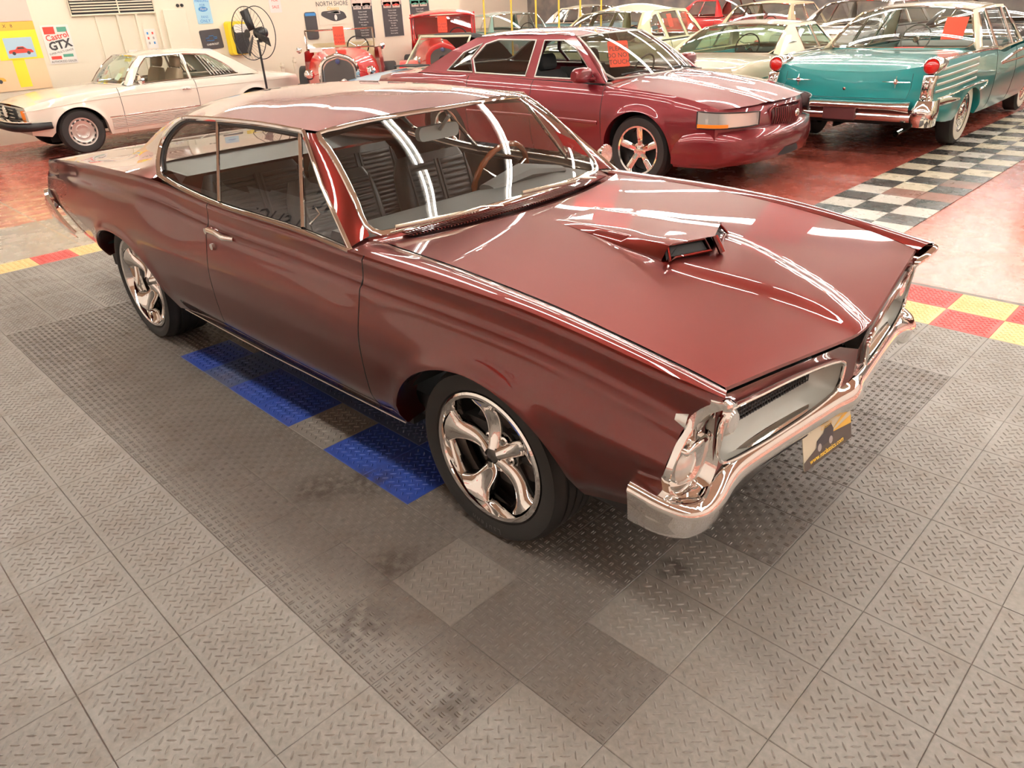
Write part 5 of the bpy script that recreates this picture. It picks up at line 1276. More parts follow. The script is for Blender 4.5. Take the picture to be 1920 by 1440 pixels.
bb = simple_car('roadster', 'low light blue roadster with a folded black top in front of the red hot rods', (-8.50, 7.75, 0), math.radians(-88), BLUEP, w=.70, zt=.82, xr=-1.85, xf=1.85, wb=1.15, roof=False, gx=(.55, .2, -.6, -1.0), wheel='cap', doors=[-.45, .5], ra=.30, seat_h=.38, ztl=.66)
def roadster_bits(c):
    r = c.root; BT = mat('black_canvas', (.02, .02, .02), .8)
    W = [[(.52 - .34 * t - .10 * v * v, v * (.66 - .06 * t), .87 + .42 * t) for t in np.linspace(0, 1, 6)] for v in np.linspace(-1, 1, 13)]
    MB().grid(W).build('windshield', GLASS, r); W = np.array(W)
    loop = [tuple(p) for p in W[:, 0]] + [tuple(p) for p in W[-1, 1:-1]] + [tuple(p) for p in W[::-1, -1]] + [tuple(p) for p in W[0, -2:0:-1]]
    MB().tube(loop, .018, 8, closed=True).build('windshield_frame', mat('cream_frame', (.72, .68, .48), .3, coat=.6), r)
    G = [[(.12 - .62 * u - .18 * v * v * (1 - u), v * .60, 1.295 + .05 * math.sin(math.pi * min(1, u * 1.2)) - .05 * v**4 - .04 * u) for v in np.linspace(-1, 1, 13)] for u in np.linspace(0, 1, 10)]
    G += [[(-.50 - .42 * u, v * (.60 + .04 * u), 1.25 - .38 * u) for v in np.linspace(-1, 1, 13)] for u in (.4, .8, 1.0)]
    MB().grid(G).build('soft_top', BT, r)
    MB().box((.85, 0, .905), (.30, .55, .02)).build('hood_vent', DARKIN, r, bevel=.008)
roadster_bits(bb)

# ---------------------------------------------------------------- the two red hot rods
REDP = mat('bright_red_paint', (.62, .008, .010), rough=.28, coat=1.0)
BEIGE = mat('beige_leather', (.55, .42, .24), .5)
def hot_rod(name, label, loc, ang, cab, REDP=REDP):
    root = thing(name, label, 'car', loc, ang); r = root
    def ring(x, w0, w1, z0, z1, k=.30):                    # arched cross-section
        out = []
        for t in np.linspace(0, 1, 15):
            a = math.pi * t; y = -math.copysign(abs(math.cos(a))**.55, math.cos(a)); zz = abs(math.sin(a))**.50
            out.append((x, (w0 + (w1 - w0) * zz) * y, z0 + (z1 - z0) * zz))
        return out
    MB().grid([ring(1.35, .27, .26, .55, .98), ring(1.0, .34, .33, .52, 1.03), ring(.55, .50, .46, .50, 1.10), ring(.30, .62, .56, .50, 1.14)]).build('hood', REDP, r)
    MB().grid([ring(.30, .62, .56, .48, 1.14), ring(.20, .66, .60, .46, 1.15), ring(.12, .67, .62, .46, 1.12)]).build('cowl', REDP, r)
    sh = [(-.29, .52), (-.29, .82), (-.26, .93), (-.18, 1.01), (-.08, 1.045), (0, 1.065), (.08, 1.045), (.18, 1.01), (.26, .93), (.29, .82), (.29, .52)]
    sc = crom(sh, 4)
    MB().tube([(1.40, y, z) for y, z in sc], (.05, .022), 8).build('radiator_shell', CHROME if not cab else REDP, r)
    MB().add([(1.41, y * .97, z - .01) for y, z in sc], [tuple(range(len(sc)))]).build('radiator_core', mat('radiator_grey', (.10, .09, .085), .5, .4) if 'radiator_grey' not in bpy.data.materials else bpy.data.materials['radiator_grey'], r, smooth=False)
    MB().lathe([(0, .03), (.035, .025), (.04, 0)], 16, 'x', (1.43, 0, .985)).build('badge', mat('badge_blue', (.03, .05, .18), .3, coat=1) if 'badge_blue' not in bpy.data.materials else bpy.data.materials['badge_blue'], r)
    MB().lathe([(0, .10), (.018, .085), (.012, .06), (.03, .03), (.032, 0)], 14, 'z', (1.38, 0, 1.07)).build('radiator_cap', CHROME, r)
    # body tub
    for sg in (-1, 1):
        MB().grid([[(x, sg * w0, .46), (x, sg * (w0 + .03), .75), (x, sg * w0, z1)] for x, w0, z1 in ((.14, .66, 1.12), (-.3, .71, 1.08), (-.8, .72, 1.08), (-1.2, .64, 1.08), (-1.55, .45, .98))]).build('body_side', REDP, r)
        MB().tube([(.95, sg * .30, .80), (1.15, sg * .50, .76)], .012, 8).lathe([(0, .075), (.06, .06), (.085, .02), (.07, -.05), (.03, -.10), (0, -.11)], 20, 'x', (1.16, sg * .52, .79)).build('headlamp', CHROME, r)
        for (x, R, w_, y, n_) in ((1.15, .33, .15, .68, 'front_wheel'), (-1.25, .40, .28, .82, 'rear_wheel')):
            disc_wheel(r, (x, sg * y, R), R, R * .52, w_, 'cap', (CHROME,), n_, sg > 0)
        # windshield posts
        MB().tube([(.20, sg * .60, 1.12), (.12, sg * .60, 1.44 if not cab else 1.58)], .014, 8).build('windshield_post', CHROME if not cab else REDP, r)
        if not cab: MB().lathe([(0, .06), (.04, .05), (.055, 0), (.03, -.05), (0, -.06)], 16, 'x', (.25, sg * .74, 1.14)).build('cowl_lamp', CHROME, r)
    MB().tube([(1.15, -.62, .36), (1.15, .62, .36)], .025, 8).build('front_axle', CHROME, r)
    MB().grid([[(x, y, .50) for y in (-.6, .6)] for x in (1.3, -1.5)]).build('floor_pan', DARKIN, r)
    top = 1.43 if not cab else 1.54
    MB().add([(.185, -.58, 1.15), (.185, .58, 1.15), (.12, .58, top), (.12, -.58, top)], [(0, 1, 2, 3)]).build('windshield', GLASS, r, smooth=False)
    MB().tube([(.19, -.60, 1.14), (.19, .60, 1.14), (.12, .60, top + .01), (.12, -.60, top + .01)], .014, 8, closed=True).build('windshield_frame', CHROME if not cab else REDP, r)
    seat_b = MB().loft([[(-.62 + q[0] - .10 * t, q[1], .75 + .45 * t) for q in roundrect(.16, 1.15, .07, 5)] for t in np.linspace(0, 1, 5)]); seat_b.build('seat_back', BEIGE, r)
    MB().loft([[(-.55 + .5 * t, q[0], .72 + q[1]) for q in roundrect(1.15, .16, .06, 4)] for t in np.linspace(0, 1, 4)]).build('seat_cushion', BEIGE, r)
    steering(r, (-.12, .30, 1.14), .19, 25, BLACKP, CHROME, 3)
    if cab:
        RG = [[(.26 - 1.15 * u, v * (.66 + .02 * math.sin(math.pi * u)), 1.58 + .075 * (1 - v * v) * math.sin(math.pi * (.15 + .7 * u)) - .03 * abs(v)**6 - .03 * (1 - u)**4) for v in np.linspace(-1, 1, 13)] for u in np.linspace(0, 1, 12)]
        MB().grid(RG).build('roof', REDP, r, solid=.02)
        for sg in (-1, 1):
            for x in (-.12, -.82): MB().box((x, sg * .66, 1.33), (.07, .03, .54)).build('cab_pillar', REDP, r, bevel=.008)
            FD = [[(1.15 + .48 * math.cos(a), sg * y, .36 + .46 * math.sin(a)) for y in np.linspace(.50, .86, 6)] for a in np.linspace(-.1, math.pi * .95, 18)]
            MB().grid(FD).build('fender', REDP, r)
        MB().box((-.88, 0, 1.15), (.03, 1.28, .75)).build('cab_back', REDP, r, smooth=False)
        MB().box((-1.55, 0, .80), (1.2, 1.25, .45)).build('pickup_bed', REDP, r, bevel=.01)
        MB().tube([(1.40, -.30, .60), (1.42, 0, .60), (1.40, .30, .60)], .014, 6).build('radiator_bar', CHROME, r)
    else:
        MB().grid([[(-1.1 - .5 * u, v * (.66 - .2 * u), 1.10 - .25 * u * u - .03 * v * v) for v in np.linspace(-1, 1, 11)] for u in np.linspace(0, 1, 8)]).build('rear_deck', REDP, r)
        MB().box((.45, -.42, 1.135), (.02, .22, .07)).build('label_card', WHITE_PAPER, r, smooth=False)
    return root
h1 = hot_rod('hot_rod', 'red open hot rod roadster with a tall chrome radiator facing the muscle car', (-10.95, 7.25, 0), math.radians(-37), False)
h2 = hot_rod('hot_rod', 'red closed-cab hot rod pickup behind the light blue roadster', (-11.25, 9.98, 0), math.radians(-42), True)
for h_, z, l in ((h1, 1.34, 'red notice card in the windshield of the open hot rod roadster'), (h2, 1.40, 'red notice card in the windshield of the closed-cab hot rod')):
    Mw = Matrix.Translation(h_.location) @ Matrix.Rotation(h_.rotation_euler.z, 4, 'Z')
    cardboard_tag(l, Mw @ frame_m(Vector((.24, 0, z)), (0, 1, 0), (-.1, 0, 1)), .19, .30, [('PLEASE', .0), ('DO NOT', -.055), ('TOUCH', -.11)], size=.05)
# ================================================================ signs and things on the left wall (x = WALL_X), then the rest of the hall
WX = WALL_X + .004
def wall_m(y, z, rot=0.0, dx=0.0):
    """frame on the left wall: x along +y, y up, z out into the room"""
    return Matrix.Translation((WX + dx, y, z)) @ Matrix.Rotation(math.pi / 2, 4, 'Z') @ Matrix.Rotation(math.pi / 2, 4, 'X') @ Matrix.Rotation(rot, 4, 'Z')
def board(name, label, cat, y0, y1, z0, z1, m_, t=.006, rad=.01, rot=0.0, group=None, dx=0.0):
    w_, h_ = y1 - y0, z1 - z0; M_ = wall_m((y0 + y1) / 2, (z0 + z1) / 2, rot, dx)
    o = MB().prism(roundrect(w_, h_, rad, 3), 0, t, 'z').xf(M_).build(name, m_, None, smooth=False); tag(o, label, cat, group); return o, M_ @ Matrix.Translation((0, 0, t + .0012))
def patch(par, M_, outline, m_, name='print', z=0.0):
    return MB().add([tuple(M_ @ Vector((x, y, z))) for x, y in outline], [tuple(range(len(outline)))]).build(name, m_, par, smooth=False)
def rect(cx, cy, w_, h_): return [(cx - w_ / 2, cy - h_ / 2), (cx + w_ / 2, cy - h_ / 2), (cx + w_ / 2, cy + h_ / 2), (cx - w_ / 2, cy + h_ / 2)]
def car_print(par, M_, cx, cy, L, m_, dark, z=.0015):
    """little printed car in profile"""
    body = [(-.5, 0), (-.49, .10), (-.42, .14), (-.20, .16), (-.10, .27), (.14, .27), (.26, .16), (.44, .13), (.5, .06), (.5, 0)]
    patch(par, M_, [(cx + x * L, cy + y * L) for x, y in body], m_, 'car_print', z)
    patch(par, M_, [(cx + x * L, cy + y * L) for x, y in ((-.14, .17), (-.08, .24), (.12, .24), (.20, .17))], dark, 'car_print_window', z + .0004)
    for sx in (-.30, .30):
        patch(par, M_, [(cx + sx * L + .075 * L * math.cos(a), cy + .075 * L * math.sin(a)) for a in np.linspace(0, 2 * math.pi, 10, endpoint=False)], dark, 'car_print_wheel', z + .0006)
def flat(name, c, rough=.55): return bpy.data.materials[name] if name in bpy.data.materials else mat(name, c, rough)
PINK, ORANGE, YELLOW = flat('print_pink', (.78, .58, .50)), flat('print_orange', (.95, .52, .08)), flat('print_yellow', (.95, .80, .05))
PEACH, GREY, BLUEI = flat('print_peach', (.90, .66, .40)), flat('print_grey', (.42, .38, .36)), flat('print_blue', (.05, .25, .60))
REDI, GREENI, CHARC = flat('print_red', (.75, .06, .04)), flat('print_green', (.10, .35, .25)), flat('print_charcoal', (.06, .055, .06)); WHITEI = flat('print_white', (.85, .82, .77))
def pasteboards():
    # big brochure panel
    o, M_ = board('brochure_panel', 'big orange and yellow brochure panel printed with old cars', 'poster', 1.75, 2.96, .80, 2.75, PEACH, .012, .005)
    W, H = 1.21, 1.95
    patch(o, M_, rect(0, .35, W, .62), PINK); patch(o, M_, rect(0, .80, W, .30), ORANGE); patch(o, M_, rect(0, -.02, W, .13), ORANGE)
    patch(o, M_, [(-.1, .95), (.35, .92), (.25, .62), (.05, .72)], YELLOW, z=.001); patch(o, M_, rect(.12, -.30, .97, .43), YELLOW, z=.001); patch(o, M_, rect(.22, -.72, .18, .42), YELLOW, z=.001)
    patch(o, M_, rect(-.26, -.32, .46, .40), PEACH, z=.002); patch(o, M_, rect(-.26, -.75, .46, .36), PEACH, z=.002); patch(o, M_, rect(.30, -.34, .42, .30), flat('print_sky', (.45, .62, .75)), z=.002)
    for cx, cy, L, c_ in ((-.40, .30, .34, GREY), (-.02, .36, .32, GREY), (.28, .40, .28, GREY), (.30, -.42, .36, REDI), (-.26, -.38, .40, PINK), (-.26, -.82, .42, ORANGE)):
        car_print(o, M_, cx, cy, L, c_, CHARC, .003)
    text_mesh('182 - 310 HP', .09, M_ @ Matrix.Translation((.15, .71, .003)), CHARC, o); text_mesh('V8   X   8', .07, M_ @ Matrix.Translation((.15, -.02, .003)), CHARC, o)
    # oil company sign
    o, M_ = board('oil_sign', 'white tin oil sign with red and black lettering on the cream wall', 'sign', 3.04, 3.475, 1.15, 1.74, WHITEI)
    patch(o, M_, rect(-.10, .215, .17, .11), REDI); patch(o, M_, rect(.10, .225, .15, .075), GREENI); patch(o, M_, rect(.09, -.175, .16, .045), GREENI); patch(o, M_, rect(-.10, -.20, .16, .05), REDI)
    R5 = Matrix.Rotation(math.radians(9), 4, 'Z')
    text_mesh('Castrol', .125, M_ @ Matrix.Translation((.0, .12, .002)) @ R5, REDI, o, sx=.98, bold=.002); text_mesh('GTX', .175, M_ @ Matrix.Translation((.01, -.01, .002)) @ R5, CHARC, o, bold=.006)
    text_mesh('SUPER MULTI-GRADE', .042, M_ @ Matrix.Translation((0, -.115, .002)) @ R5, CHARC, o); text_mesh('AUTHORIZED DEALER', .048, M_ @ Matrix.Translation((0, -.262, .002)), CHARC, o, sx=.82)
    # parking sign
    o, M_ = board('parking_sign', 'pale blue parking sign on the wall above the black mud flap', 'sign', 5.735, 6.035, 1.63, 2.09, flat('sign_pale_blue', (.42, .70, .86)), .006, .02)
    text_mesh('PARKING', .065, M_ @ Matrix.Translation((0, .155, .002)), BLUEI, o, sx=.95); text_mesh('FOR', .055, M_ @ Matrix.Translation((0, .085, .002)), BLUEI, o)
    patch(o, M_, [(.09 * math.cos(a), .018 + .042 * math.sin(a)) for a in np.linspace(0, 2 * math.pi, 24, endpoint=False)], BLUEI, z=.001); text_mesh('Ford', .062, M_ @ Matrix.Translation((0, .018, .003)), WHITEI, o, shear=.3)
    text_mesh('FANS', .058, M_ @ Matrix.Translation((0, -.115, .002)), BLUEI, o); text_mesh('ONLY', .075, M_ @ Matrix.Translation((0, -.185, .002)), BLUEI, o)
    # mud flap
    o, M_ = board('mud_flap', 'black rubber mud flap with a blue outlined badge hung on the wall', 'sign', 5.72, 6.14, 1.19, 1.53, CHARC, .010, .03, math.radians(3))
    bow = [(-.11, -.035), (-.11, .012), (-.045, .012), (-.045, .042), (.045, .042), (.045, .012), (.11, .012), (.11, -.012), (.045, -.012), (.045, -.042), (-.045, -.042), (-.045, -.035)]
    MB().tube([tuple(M_ @ Vector((x, y + .02, .002))) for x, y in bow], .005, 5, closed=True).build('badge_outline', BLUEI, o)
    text_mesh('CHEVROLET', .045, M_ @ Matrix.Translation((0, -.085, .002)), WHITEI, o, bold=.001)
    # yellow and black pack
    t = thing('tool_pack', 'yellow and black pack with a printed flap hanging on the wall behind the fan', 'bag', (WX, 6.42, 1.05))
    YP = flat('pack_yellow', (.92, .68, .02), .4); BP = flat('pack_black', (.015, .015, .017), .5)
    MB().loft([[(.02 + .14 * d, q[0] + .03 * (1 - z_ / .6), q[1] + .30) for q in roundrect(.40 - .03 * d, .60 - .03 * d, .06, 4)] for d, z_ in ((0, .6), (.7, .6), (1, .6))]).build('pack_body', YP, t)
    MB().loft([[(.16 + .04 * d, q[0] + .045, q[1] + .27) for q in roundrect(.30 - .03 * d, .50 - .03 * d, .04, 4)] for d in (0, .8, 1)]).build('front_pocket', BP, t)
    MB().loft([[(.20 + .012 * d, q[0] + .045, q[1] + .47) for q in roundrect(.28, .15, .05, 4)] for d in (0, 1)]).build('pack_flap', WHITEI, t)
    # for sale sheet
    o, M_ = board('for_sale_sign', 'white for sale sheet with red letters on the wall', 'sign', 7.27, 7.53, 1.76, 2.12, WHITEI, .003, .004)
    text_mesh('FOR', .075, M_ @ Matrix.Translation((0, .04, .002)), REDI, o); text_mesh('SALE', .075, M_ @ Matrix.Translation((0, -.08, .002)), REDI, o)
    # black board with a blue head
    o, M_ = board('black_board', 'rounded black board with a blue top edge on the wall behind the hot rod', 'sign', 8.02, 8.30, 1.22, 1.74, CHARC, .01, .05)
    patch(o, M_, rect(0, .215, .25, .055), BLUEI)
    # painted emblem
    o, M_ = board('painted_emblem', 'dealer emblem with lettering over a black car painted on the wall', 'sign', 8.36, 9.10, 1.48, 2.10, flat('emblem_ground', (.86, .79, .64)), .002, .002)
    text_mesh('NORTH SHORE', .125, M_ @ Matrix.Translation((.0, .085, .002)), CHARC, o, sx=.92); text_mesh('Classics', .095, M_ @ Matrix.Translation((0, -.005, .002)), flat('emblem_gold', (.80, .48, .05)), o, shear=.3)
    body = crom([(-.30, -.10), (-.28, -.14), (-.10, -.22), (.06, -.25), (.30, -.20), (.31, -.15), (.26, -.08), (.12, -.04), (.02, -.035), (-.10, -.045), (-.26, -.055)], 3, True)
    patch(o, M_, [tuple(p) for p in body], CHARC, 'car_print', .001); patch(o, M_, [(.05 + .035 * math.cos(a), -.175 + .055 * math.sin(a)) for a in np.linspace(0, 2 * math.pi, 14, endpoint=False)], WHITEI, 'car_print_wheel', .002)
    for k in range(3): patch(o, M_, [(-.16 + .07 * k, -.075), (.05 + .06 * k, -.055), (.18, -.085 - .012 * k), (.04, -.09 - .01 * k)][:4], WHITEI, 'car_print_shine', .0015)
    # three car specification posters
    for k, (y0, y1, c_, lab) in enumerate(((9.21, 9.75, GREY, 'tall charcoal poster of a grey car beside the painted emblem'), (10.01, 10.57, REDI, 'tall charcoal poster of a red car between the two other posters'), (10.80, 11.38, GREENI, 'tall poster of a black car on grass above the hot rod pickup'))):
        o, M_ = board('car_poster', lab, 'poster', y0, y1, 1.16, 2.35, CHARC, .004, .004, group=None)
        MB().tube([tuple(M_ @ Vector((x, y, 0))) for x, y in rect(0, 0, y1 - y0, 1.19)], .006, 4, closed=True).build('poster_edge', WHITEI, o)
        patch(o, M_, rect(0, .30, y1 - y0 - .03, .50), PINK if k < 2 else GREENI); car_print(o, M_, 0, .20, .46, c_ if k != 2 else CHARC, CHARC if k < 2 else GREY, .002)
        for sx in (-1, 1): patch(o, M_, rect(sx * .125, .05, .21, .12), flat('print_tan', (.60, .48, .42))); car_print(o, M_, sx * .125, .03, .18, c_, CHARC, .002)
        for j in range(10):
            text_mesh(('Deluxe model', 'True mileage', 'Original interior', 'Automatic', 'Power steering', 'V8 engine', 'Air ride', 'Power brakes', 'Great driver', 'Show quality')[j], .040, M_ @ Matrix.Translation((0, -.06 - .052 * j, .002)), WHITEI, o)
    # calendar
    o, M_ = board('calendar', 'small white wall calendar on the ribbed panel', 'calendar', 4.70, 4.90, 1.28, 1.60, WHITEI, .003, .003)
    for i in range(3):
        for j in range(2): patch(o, M_, rect(-.045 + .09 * j, .09 - .08 * i, .03, .04), (BLUEI, REDI, GREY)[(i + j) % 3])
    # louvred vent
    t = thing('wall_vent', 'wide louvred vent set in the cream wall', 'vent', (WX, 4.27, 1.86))
    MB().box((.005, 0, .40), (.02, 1.40, .80)).build('vent_back', flat('vent_dark', (.03, .03, .035)), t, smooth=False)
    MB().tube([(.03, -.70, .0), (.03, .70, .0), (.03, .70, .80), (.03, -.70, .80)], .02, 4, closed=True).build('vent_frame', CREAM, t, smooth=False)
    for k in range(17): MB().box((.035, 0, .06 + .043 * k), (.03, 1.36, .012), Matrix.Rotation(math.radians(25), 3, 'Y')).build('louvre', CREAM, t, smooth=False)
    MB().box((.045, .08, .40), (.012, .02, .78)).build('vent_mullion', CREAM, t, smooth=False)
    # ribbed panel, column and cupboard door under and beside the vent
    wl_ = bpy.data.objects['wall_left']
    for y, d in ((3.95, .02), (4.30, .05), (4.62, .05), (4.98, .08)): MB().box((WX + d / 2, y, .92), (d, .035, 1.86)).build('wall_rib', CREAM, wl_, smooth=False)
    MB().box((WX + .02, 5.32, 1.05), (.04, .42, 1.70)).build('wall_cupboard', CREAM, wl_, bevel=.01)
    for y in (5.42, 5.50): MB().lathe([(0, .02), (.025, .02), (.03, 0)], 14, 'x', (WX + .005, y, 1.955)).build('pipe_stub', BLACKP, wl_)
    MB().box((WX + .01, 4.42, .98 + .25), (.015, .16, .10)).build('wall_socket', WHITEI, wl_, bevel=.005)
    MB().box((WX + .02, 7.3, .06), (.04, 9, .12)).build('baseboard_left', CREAM, None, smooth=False)['kind'] = 'structure'
    for y, lab in ((7.22, 'short cream bollard against the wall beside the white coupe tail'), (7.52, 'tall cream bollard against the wall beside the hot rod wheel')):
        hgt = .86 if y < 7.4 else .94
        o = MB().lathe([(.05, 0), (.05, .04), (.035, .05), (.033, hgt - .10), (.045, hgt - .09), (.045, hgt - .05), (.03, hgt - .04), (.028, hgt), (0, hgt)], 16, 'z', (WX + .18, y, -.012)).build('bollard', CREAM, None); tag(o, lab, 'bollard')
pasteboards()

def pedestal_fan():
    c = at_x(481, 62, -10.38); t = thing('pedestal_fan', 'big black pedestal fan standing between the white coupe and the wall', 'fan', (c.x, c.y, -.012))
    BK = flat('fan_black', (.015, .015, .016), .4); hc = c.z + .012
    MB().lathe([(0, .03), (.30, .03), (.32, .0)], 28, 'z').build('fan_base', BK, t); MB().tube([(0, 0, .02), (0, 0, .62)], .028, 10).tube([(0, 0, .60), (0, 0, hc - .1)], .018, 10).build('fan_pole', BK, t)
    Rm = Matrix.Translation((0, 0, hc)) @ Matrix.Rotation(math.radians(-77), 4, 'Z')
    MB().lathe([(0, -.14), (.07, -.13), (.09, -.05), (.07, .06), (0, .08)], 18, 'x', (-.05, 0, 0)).tube([(-.05, 0, -.14), (-.05, 0, 0)], .03, 8).xf(Rm).build('fan_motor', BK, t)
    R0 = .385
    for k, a0 in enumerate((1.95, 4.1, 5.9)):
        rows = [[(.06 + .03 * s_, r * math.cos(a0) - s_ * w_ * math.sin(a0), r * math.sin(a0) + s_ * w_ * math.cos(a0)) for s_ in (-1, 0, 1)] for r, w_ in ((.05, .045), (.19, .060), (.35, .070), (.365, .065))]
        MB().grid(rows).xf(Rm).build('fan_blade', BK, t, solid=.004)
    for x, r in ((.16, R0), (-.04, R0)): MB().tube([(x, r * math.cos(a), r * math.sin(a)) for a in np.linspace(0, 2 * math.pi, 48, endpoint=False)], .007, 6, closed=True).xf(Rm).build('guard_ring', BK, t)
    for k in range(30):
        a = 2 * math.pi * k / 30
        MB().tube([(.19, .05 * math.cos(a), .05 * math.sin(a)), (.20, .2 * math.cos(a + .3), .2 * math.sin(a + .3)), (.16, R0 * math.cos(a + .5), R0 * math.sin(a + .5))], .0022, 4, caps=False).xf(Rm).build('guard_wire', BK, t)
    MB().lathe([(0, .01), (.06, .008), (.065, 0)], 16, 'x', (.185, 0, 0)).xf(Rm).build('guard_boss', BK, t)
pedestal_fan()

# placard on the muscle car's bumper
def placard():
    p = [Vector(GTO_O) + Matrix.Rotation(GTO_ANG, 3, 'Z') @ Vector(q) for q in ((2.338, -.292, .388), (2.368, .005, .388), (2.345, .005, .500), (2.315, -.292, .500))]
    M_ = frame_m((p[0] + p[2]) / 2, p[1] - p[0], p[3] - p[0]); w_, h_ = .30, .152
    o = MB().prism(roundrect(w_, h_, .008, 3), -.002, 0, 'z').xf(M_).build('dealer_placard', flat('placard_sky', (.62, .56, .42)), None, smooth=False); tag(o, 'small dealer placard with a black car and yellow lettering under the muscle car bumper', 'placard')
    patch(o, M_, [(-.15, -.076), (.15, -.076), (.15, -.02), (.0, .0), (-.15, -.045)], flat('placard_road', (.10, .08, .07)), z=.001)
    patch(o, M_, [(.02, .0), (.15, .055), (.15, .03)], flat('placard_gold', (.75, .45, .08)), z=.0012); patch(o, M_, [(.02, -.005), (.15, .01), (.15, -.02)], flat('placard_gold', (.75, .45, .08)), z=.0012)
    patch(o, M_, [(-.075, -.03), (-.07, .0), (-.03, .012), (-.015, .03), (.02, .03), (.035, .005), (.03, -.03)], CHARC, 'car_print', .0015)
    for sx in (-.055, .015): patch(o, M_, [(sx + .012 * math.cos(a), -.028 + .014 * math.sin(a)) for a in np.linspace(0, 2 * math.pi, 10, endpoint=False)], GREY, 'car_print_wheel', .002)
    text_mesh('North Shore', .030, M_ @ Matrix.Translation((-.045, .052, .002)), CHARC, o, shear=.3); text_mesh('Classics', .022, M_ @ Matrix.Translation((-.01, .032, .002)), flat('placard_gold', (.75, .45, .08)), o, shear=.3)
    text_mesh('www.nsclassics.com', .026, M_ @ Matrix.Translation((-.01, -.056, .002)), flat('placard_yellow', (.95, .65, .08)), o, bold=.0004)
placard()
# tyre lettering
for k, a in enumerate(np.linspace(-1.95, -1.58, 8)):
    pass

# ---------------------------------------------------------------- back rows
SILVER = mat('silver_paint', (.55, .53, .50), .3, .6, 1.0); BLACKPAINT = mat('black_paint', (.012, .012, .016), .25, 0, 1.0); AQUA = mat('aqua_paint', (.34, .60, .55), .3, 0, 1.0); ORANGEP = mat('orange_paint', (.80, .42, .04), .3, 0, 1.0)
TANTOP = mat('tan_canvas', (.62, .50, .32), .8); TEALDARK = mat('dark_teal_paint', (.05, .20, .24), .3, 0, 1.0)
simple_car('convertible', 'cream convertible with its tan canvas top raised behind the cream hardtop coupe', (-7.35, 16.9, 0), math.radians(94), CREAMP, w=.90, zt=.95, top=1.46, gx=(.95, .45, -.85, -1.25), yr=.62, roofpaint=TANTOP, crown=.04)
simple_car('sedan', 'silver sedan with clear windows parked behind the teal sedan', (-4.95, 16.3, 0), math.radians(88), SILVER, w=.90, zt=.98, top=1.46, gx=(.95, .50, -.80, -1.4), yr=.62, inside=BEIGE)
simple_car('sedan', 'black sedan with orange seats parked in the row behind the teal sedan', (-2.55, 16.2, 0), math.radians(90), BLACKPAINT, w=.92, zt=.98, top=1.47, gx=(.95, .45, -.85, -1.4), inside=ORANGEP)
simple_car('wagon', 'pale aqua wagon with white pillars standing beyond the yellow posts', (-14.6, 15.3, 0), math.radians(-28), AQUA, w=.88, zt=1.0, top=1.46, gx=(.95, .50, -1.6, -2.1), yr=.64)
simple_car('pickup', 'dark teal car beyond the yellow posts next to the pale aqua wagon', (-14.6, 18.9, 0), math.radians(-20), TEALDARK, w=.92, zt=1.05, top=1.52, roofpaint=CREAMP)
simple_car('sedan', 'bright red sedan in the far row beyond the pale green sedan', (-11.2, 21.2, 0), math.radians(-25), REDP, w=.90, zt=1.05, top=1.55)
simple_car('sedan', 'cream sedan whose chrome bumper end stands by the chequered strip', (1.02, 9.95, 0), math.radians(-90), CREAMP, w=.93, zt=.98, xr=-2.6, xf=2.42, top=1.46)
simple_car('sedan', 'silver roofed cream sedan in the row beyond the teal sedan front', (.9, 16.2, 0), math.radians(90), CREAMP, w=.92, zt=.98, top=1.46, roofpaint=SILVER)
def motorcycle(loc, ang, label):
    t = thing('motorcycle', label, 'motorcycle', loc, ang)
    for x in (.72, -.72): disc_wheel(t, (x, 0, .33), .33, .25, .11, 'cap', (CHROME,), 'wheel')
    MB().tube([(.72, -.09, .33), (.50, -.09, .85), (.42, -.09, 1.02)], .022, 8).both().build('fork', CHROME, t); MB().tube([(.28, -.38, 1.08), (.36, -.25, 1.10), (.44, 0, 1.02), (.36, .25, 1.10), (.28, .38, 1.08)], .014, 8).build('handlebar', CHROME, t)
    MB().lathe([(0, .10), (.08, .08), (.095, .02), (.07, -.07), (0, -.10)], 20, 'x', (.58, 0, .92)).build('headlamp', CHROME, t)
    MB().loft([[(.32 - .55 * u, q[0], .80 + q[1]) for q in roundrect(.26 * math.sin(math.pi * (.15 + .7 * u)), .20 * math.sin(math.pi * (.2 + .6 * u)), .05, 4)] for u in np.linspace(0, 1, 7)]).build('fuel_tank', BLACKPAINT, t)
    MB().loft([[(-.20 - .6 * u, q[0], .74 + .06 * u + q[1]) for q in roundrect(.28, .10, .04, 4)] for u in np.linspace(0, 1, 4)]).build('saddle', VINYL, t)
    MB().box((.0, 0, .45), (.45, .28, .38)).build('engine', SATIN, t, bevel=.03); MB().tube([(.15, -.18, .35), (-.3, -.20, .28), (-1.0, -.20, .30)], .035, 10).build('exhaust_pipe', CHROME, t)
motorcycle((-9.15, 14.6, 0), math.radians(-60), 'black motorcycle with chrome handlebars beyond the pale green sedan')
motorcycle((-10.2, 15.6, 0), math.radians(-55), 'black motorcycle parked outermost in front of the red sedan')
for k, px in enumerate((908, 959, 1005, 1048, 1088, 1127)):
    p = at_d(px, 30, 17.4); o = MB().tube([(p.x, p.y, -.012), (p.x, p.y, CEIL)], .022, 10).lathe([(.07, .01), (.07, 0)], 14, 'z', (p.x, p.y, -.012)).build('yellow_post', flat('post_yellow', (.80, .62, .08), .4), None)
    tag(o, 'thin yellow post from floor to ceiling in front of the aqua wagon', 'post', 'yellow posts along the hall edge')
# dark car half out of view by the white coupe's nose
hot_rod('hot_rod', 'black open hot rod whose front tyre shows ahead of the white coupe', (-12.05, -.02, 0), math.radians(90), False, BLACKPAINT)
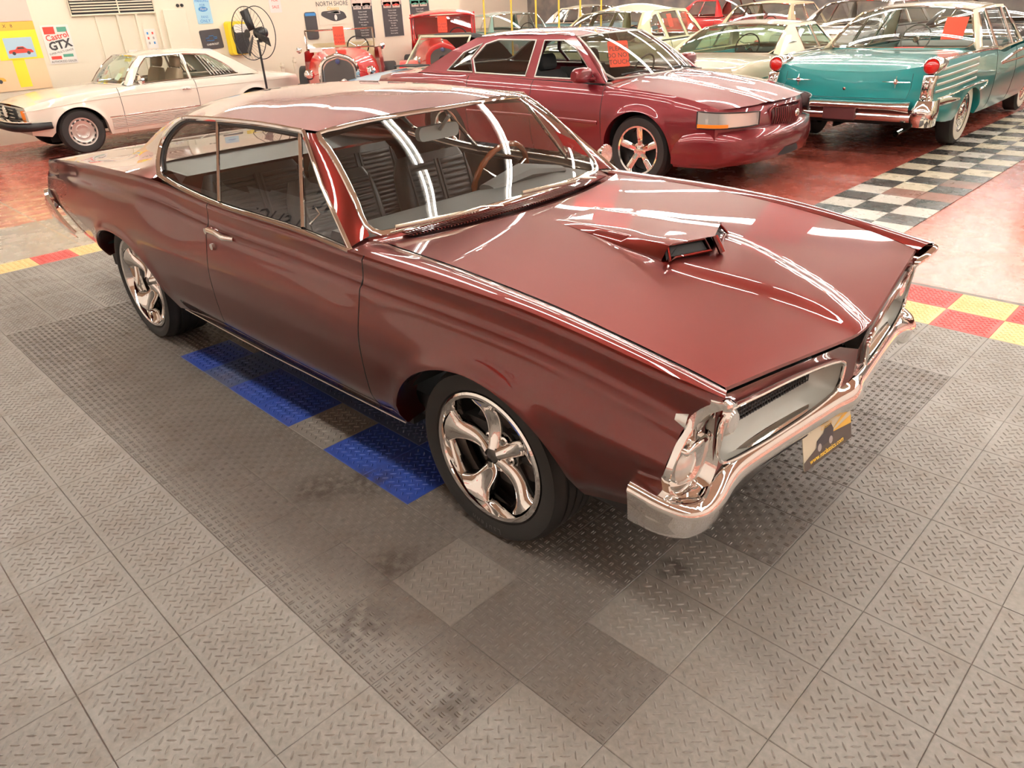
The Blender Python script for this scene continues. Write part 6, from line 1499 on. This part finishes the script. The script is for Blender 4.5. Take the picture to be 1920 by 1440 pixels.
# banners behind the camera and red flags under the ceiling (they show as reflections)
def wall_banner(M_, w_, h_, label, rows, cars=0):
    o = MB().prism(rect(0, 0, w_, h_), 0, .006, 'z').xf(M_).build('wall_banner', WHITEI, None, smooth=False); tag(o, label, 'banner'); M2 = M_ @ Matrix.Translation((0, 0, .008))
    for txt, y, sz in rows: text_mesh(txt, sz, M2 @ Matrix.Translation((0, y, .002)), CHARC, o)
    for k in range(cars): car_print(o, M2, (-.25 + .5 * (k % 2)) * w_ * .8, h_ * (.22 - .16 * (k // 2)), w_ * .36, (REDI, CHARC, REDI, flat('print_maroon', (.25, .03, .03)))[k % 4], GREY)
    return o, M2
wall_banner(wall_m(-2.6, 1.95), 2.3, 2.7, 'white wall banner advertising buying, selling and trading with four printed cars', [('COME SEE OUR SHOWROOM', 1.15, .17), ('BUY SELL TRADE', -.10, .27), ('EASY FINANCING', -.42, .21), ('LOW RATES', -.68, .19), ('LONG TERMS', -.92, .19), ('QUICK APPROVAL', -1.16, .19)], 4)
Mb = Matrix.Translation((-10.2, BACK_Y + .01, 2.6)) @ Matrix.Rotation(math.pi, 4, 'Z') @ Matrix.Rotation(math.pi / 2, 4, 'X')
o_, M2 = wall_banner(Mb, 4.6, 2.9, 'wide white wall banner with the dealer name over a black car', [('NORTH SHORE', 1.0, .58), ('CLASSIC CAR DEALER', -.85, .34), ('COME SEE OUR SHOWROOM', -1.2, .26)], 0)
car_print(o_, M2, 0, -.45, 2.6, CHARC, GREY)
Mb = Matrix.Translation((-3.6, BACK_Y + .01, 2.0)) @ Matrix.Rotation(math.pi, 4, 'Z') @ Matrix.Rotation(math.pi / 2, 4, 'X')
o_, M2 = wall_banner(Mb, 2.2, 1.4, 'small white wall banner with a red printed car', [('FOR SALE', -.5, .22)], 0); car_print(o_, M2, 0, -.2, 1.5, REDI, GREY)
for x, y, l in ((-2.0, 8.4, 'red banner hanging under the ceiling above the teal sedan'), (-6.3, 9.2, 'red banner hanging under the ceiling above the pale green sedan')):
    o = MB().box((x, y, 3.45), (.95, .012, 1.0)).box((x, y, 3.97), (1.0, .03, .03)).build('ceiling_banner', mat('banner_red', (.75, .04, .02), .6) if 'banner_red' not in bpy.data.materials else bpy.data.materials['banner_red'], None, smooth=False); tag(o, l, 'banner')
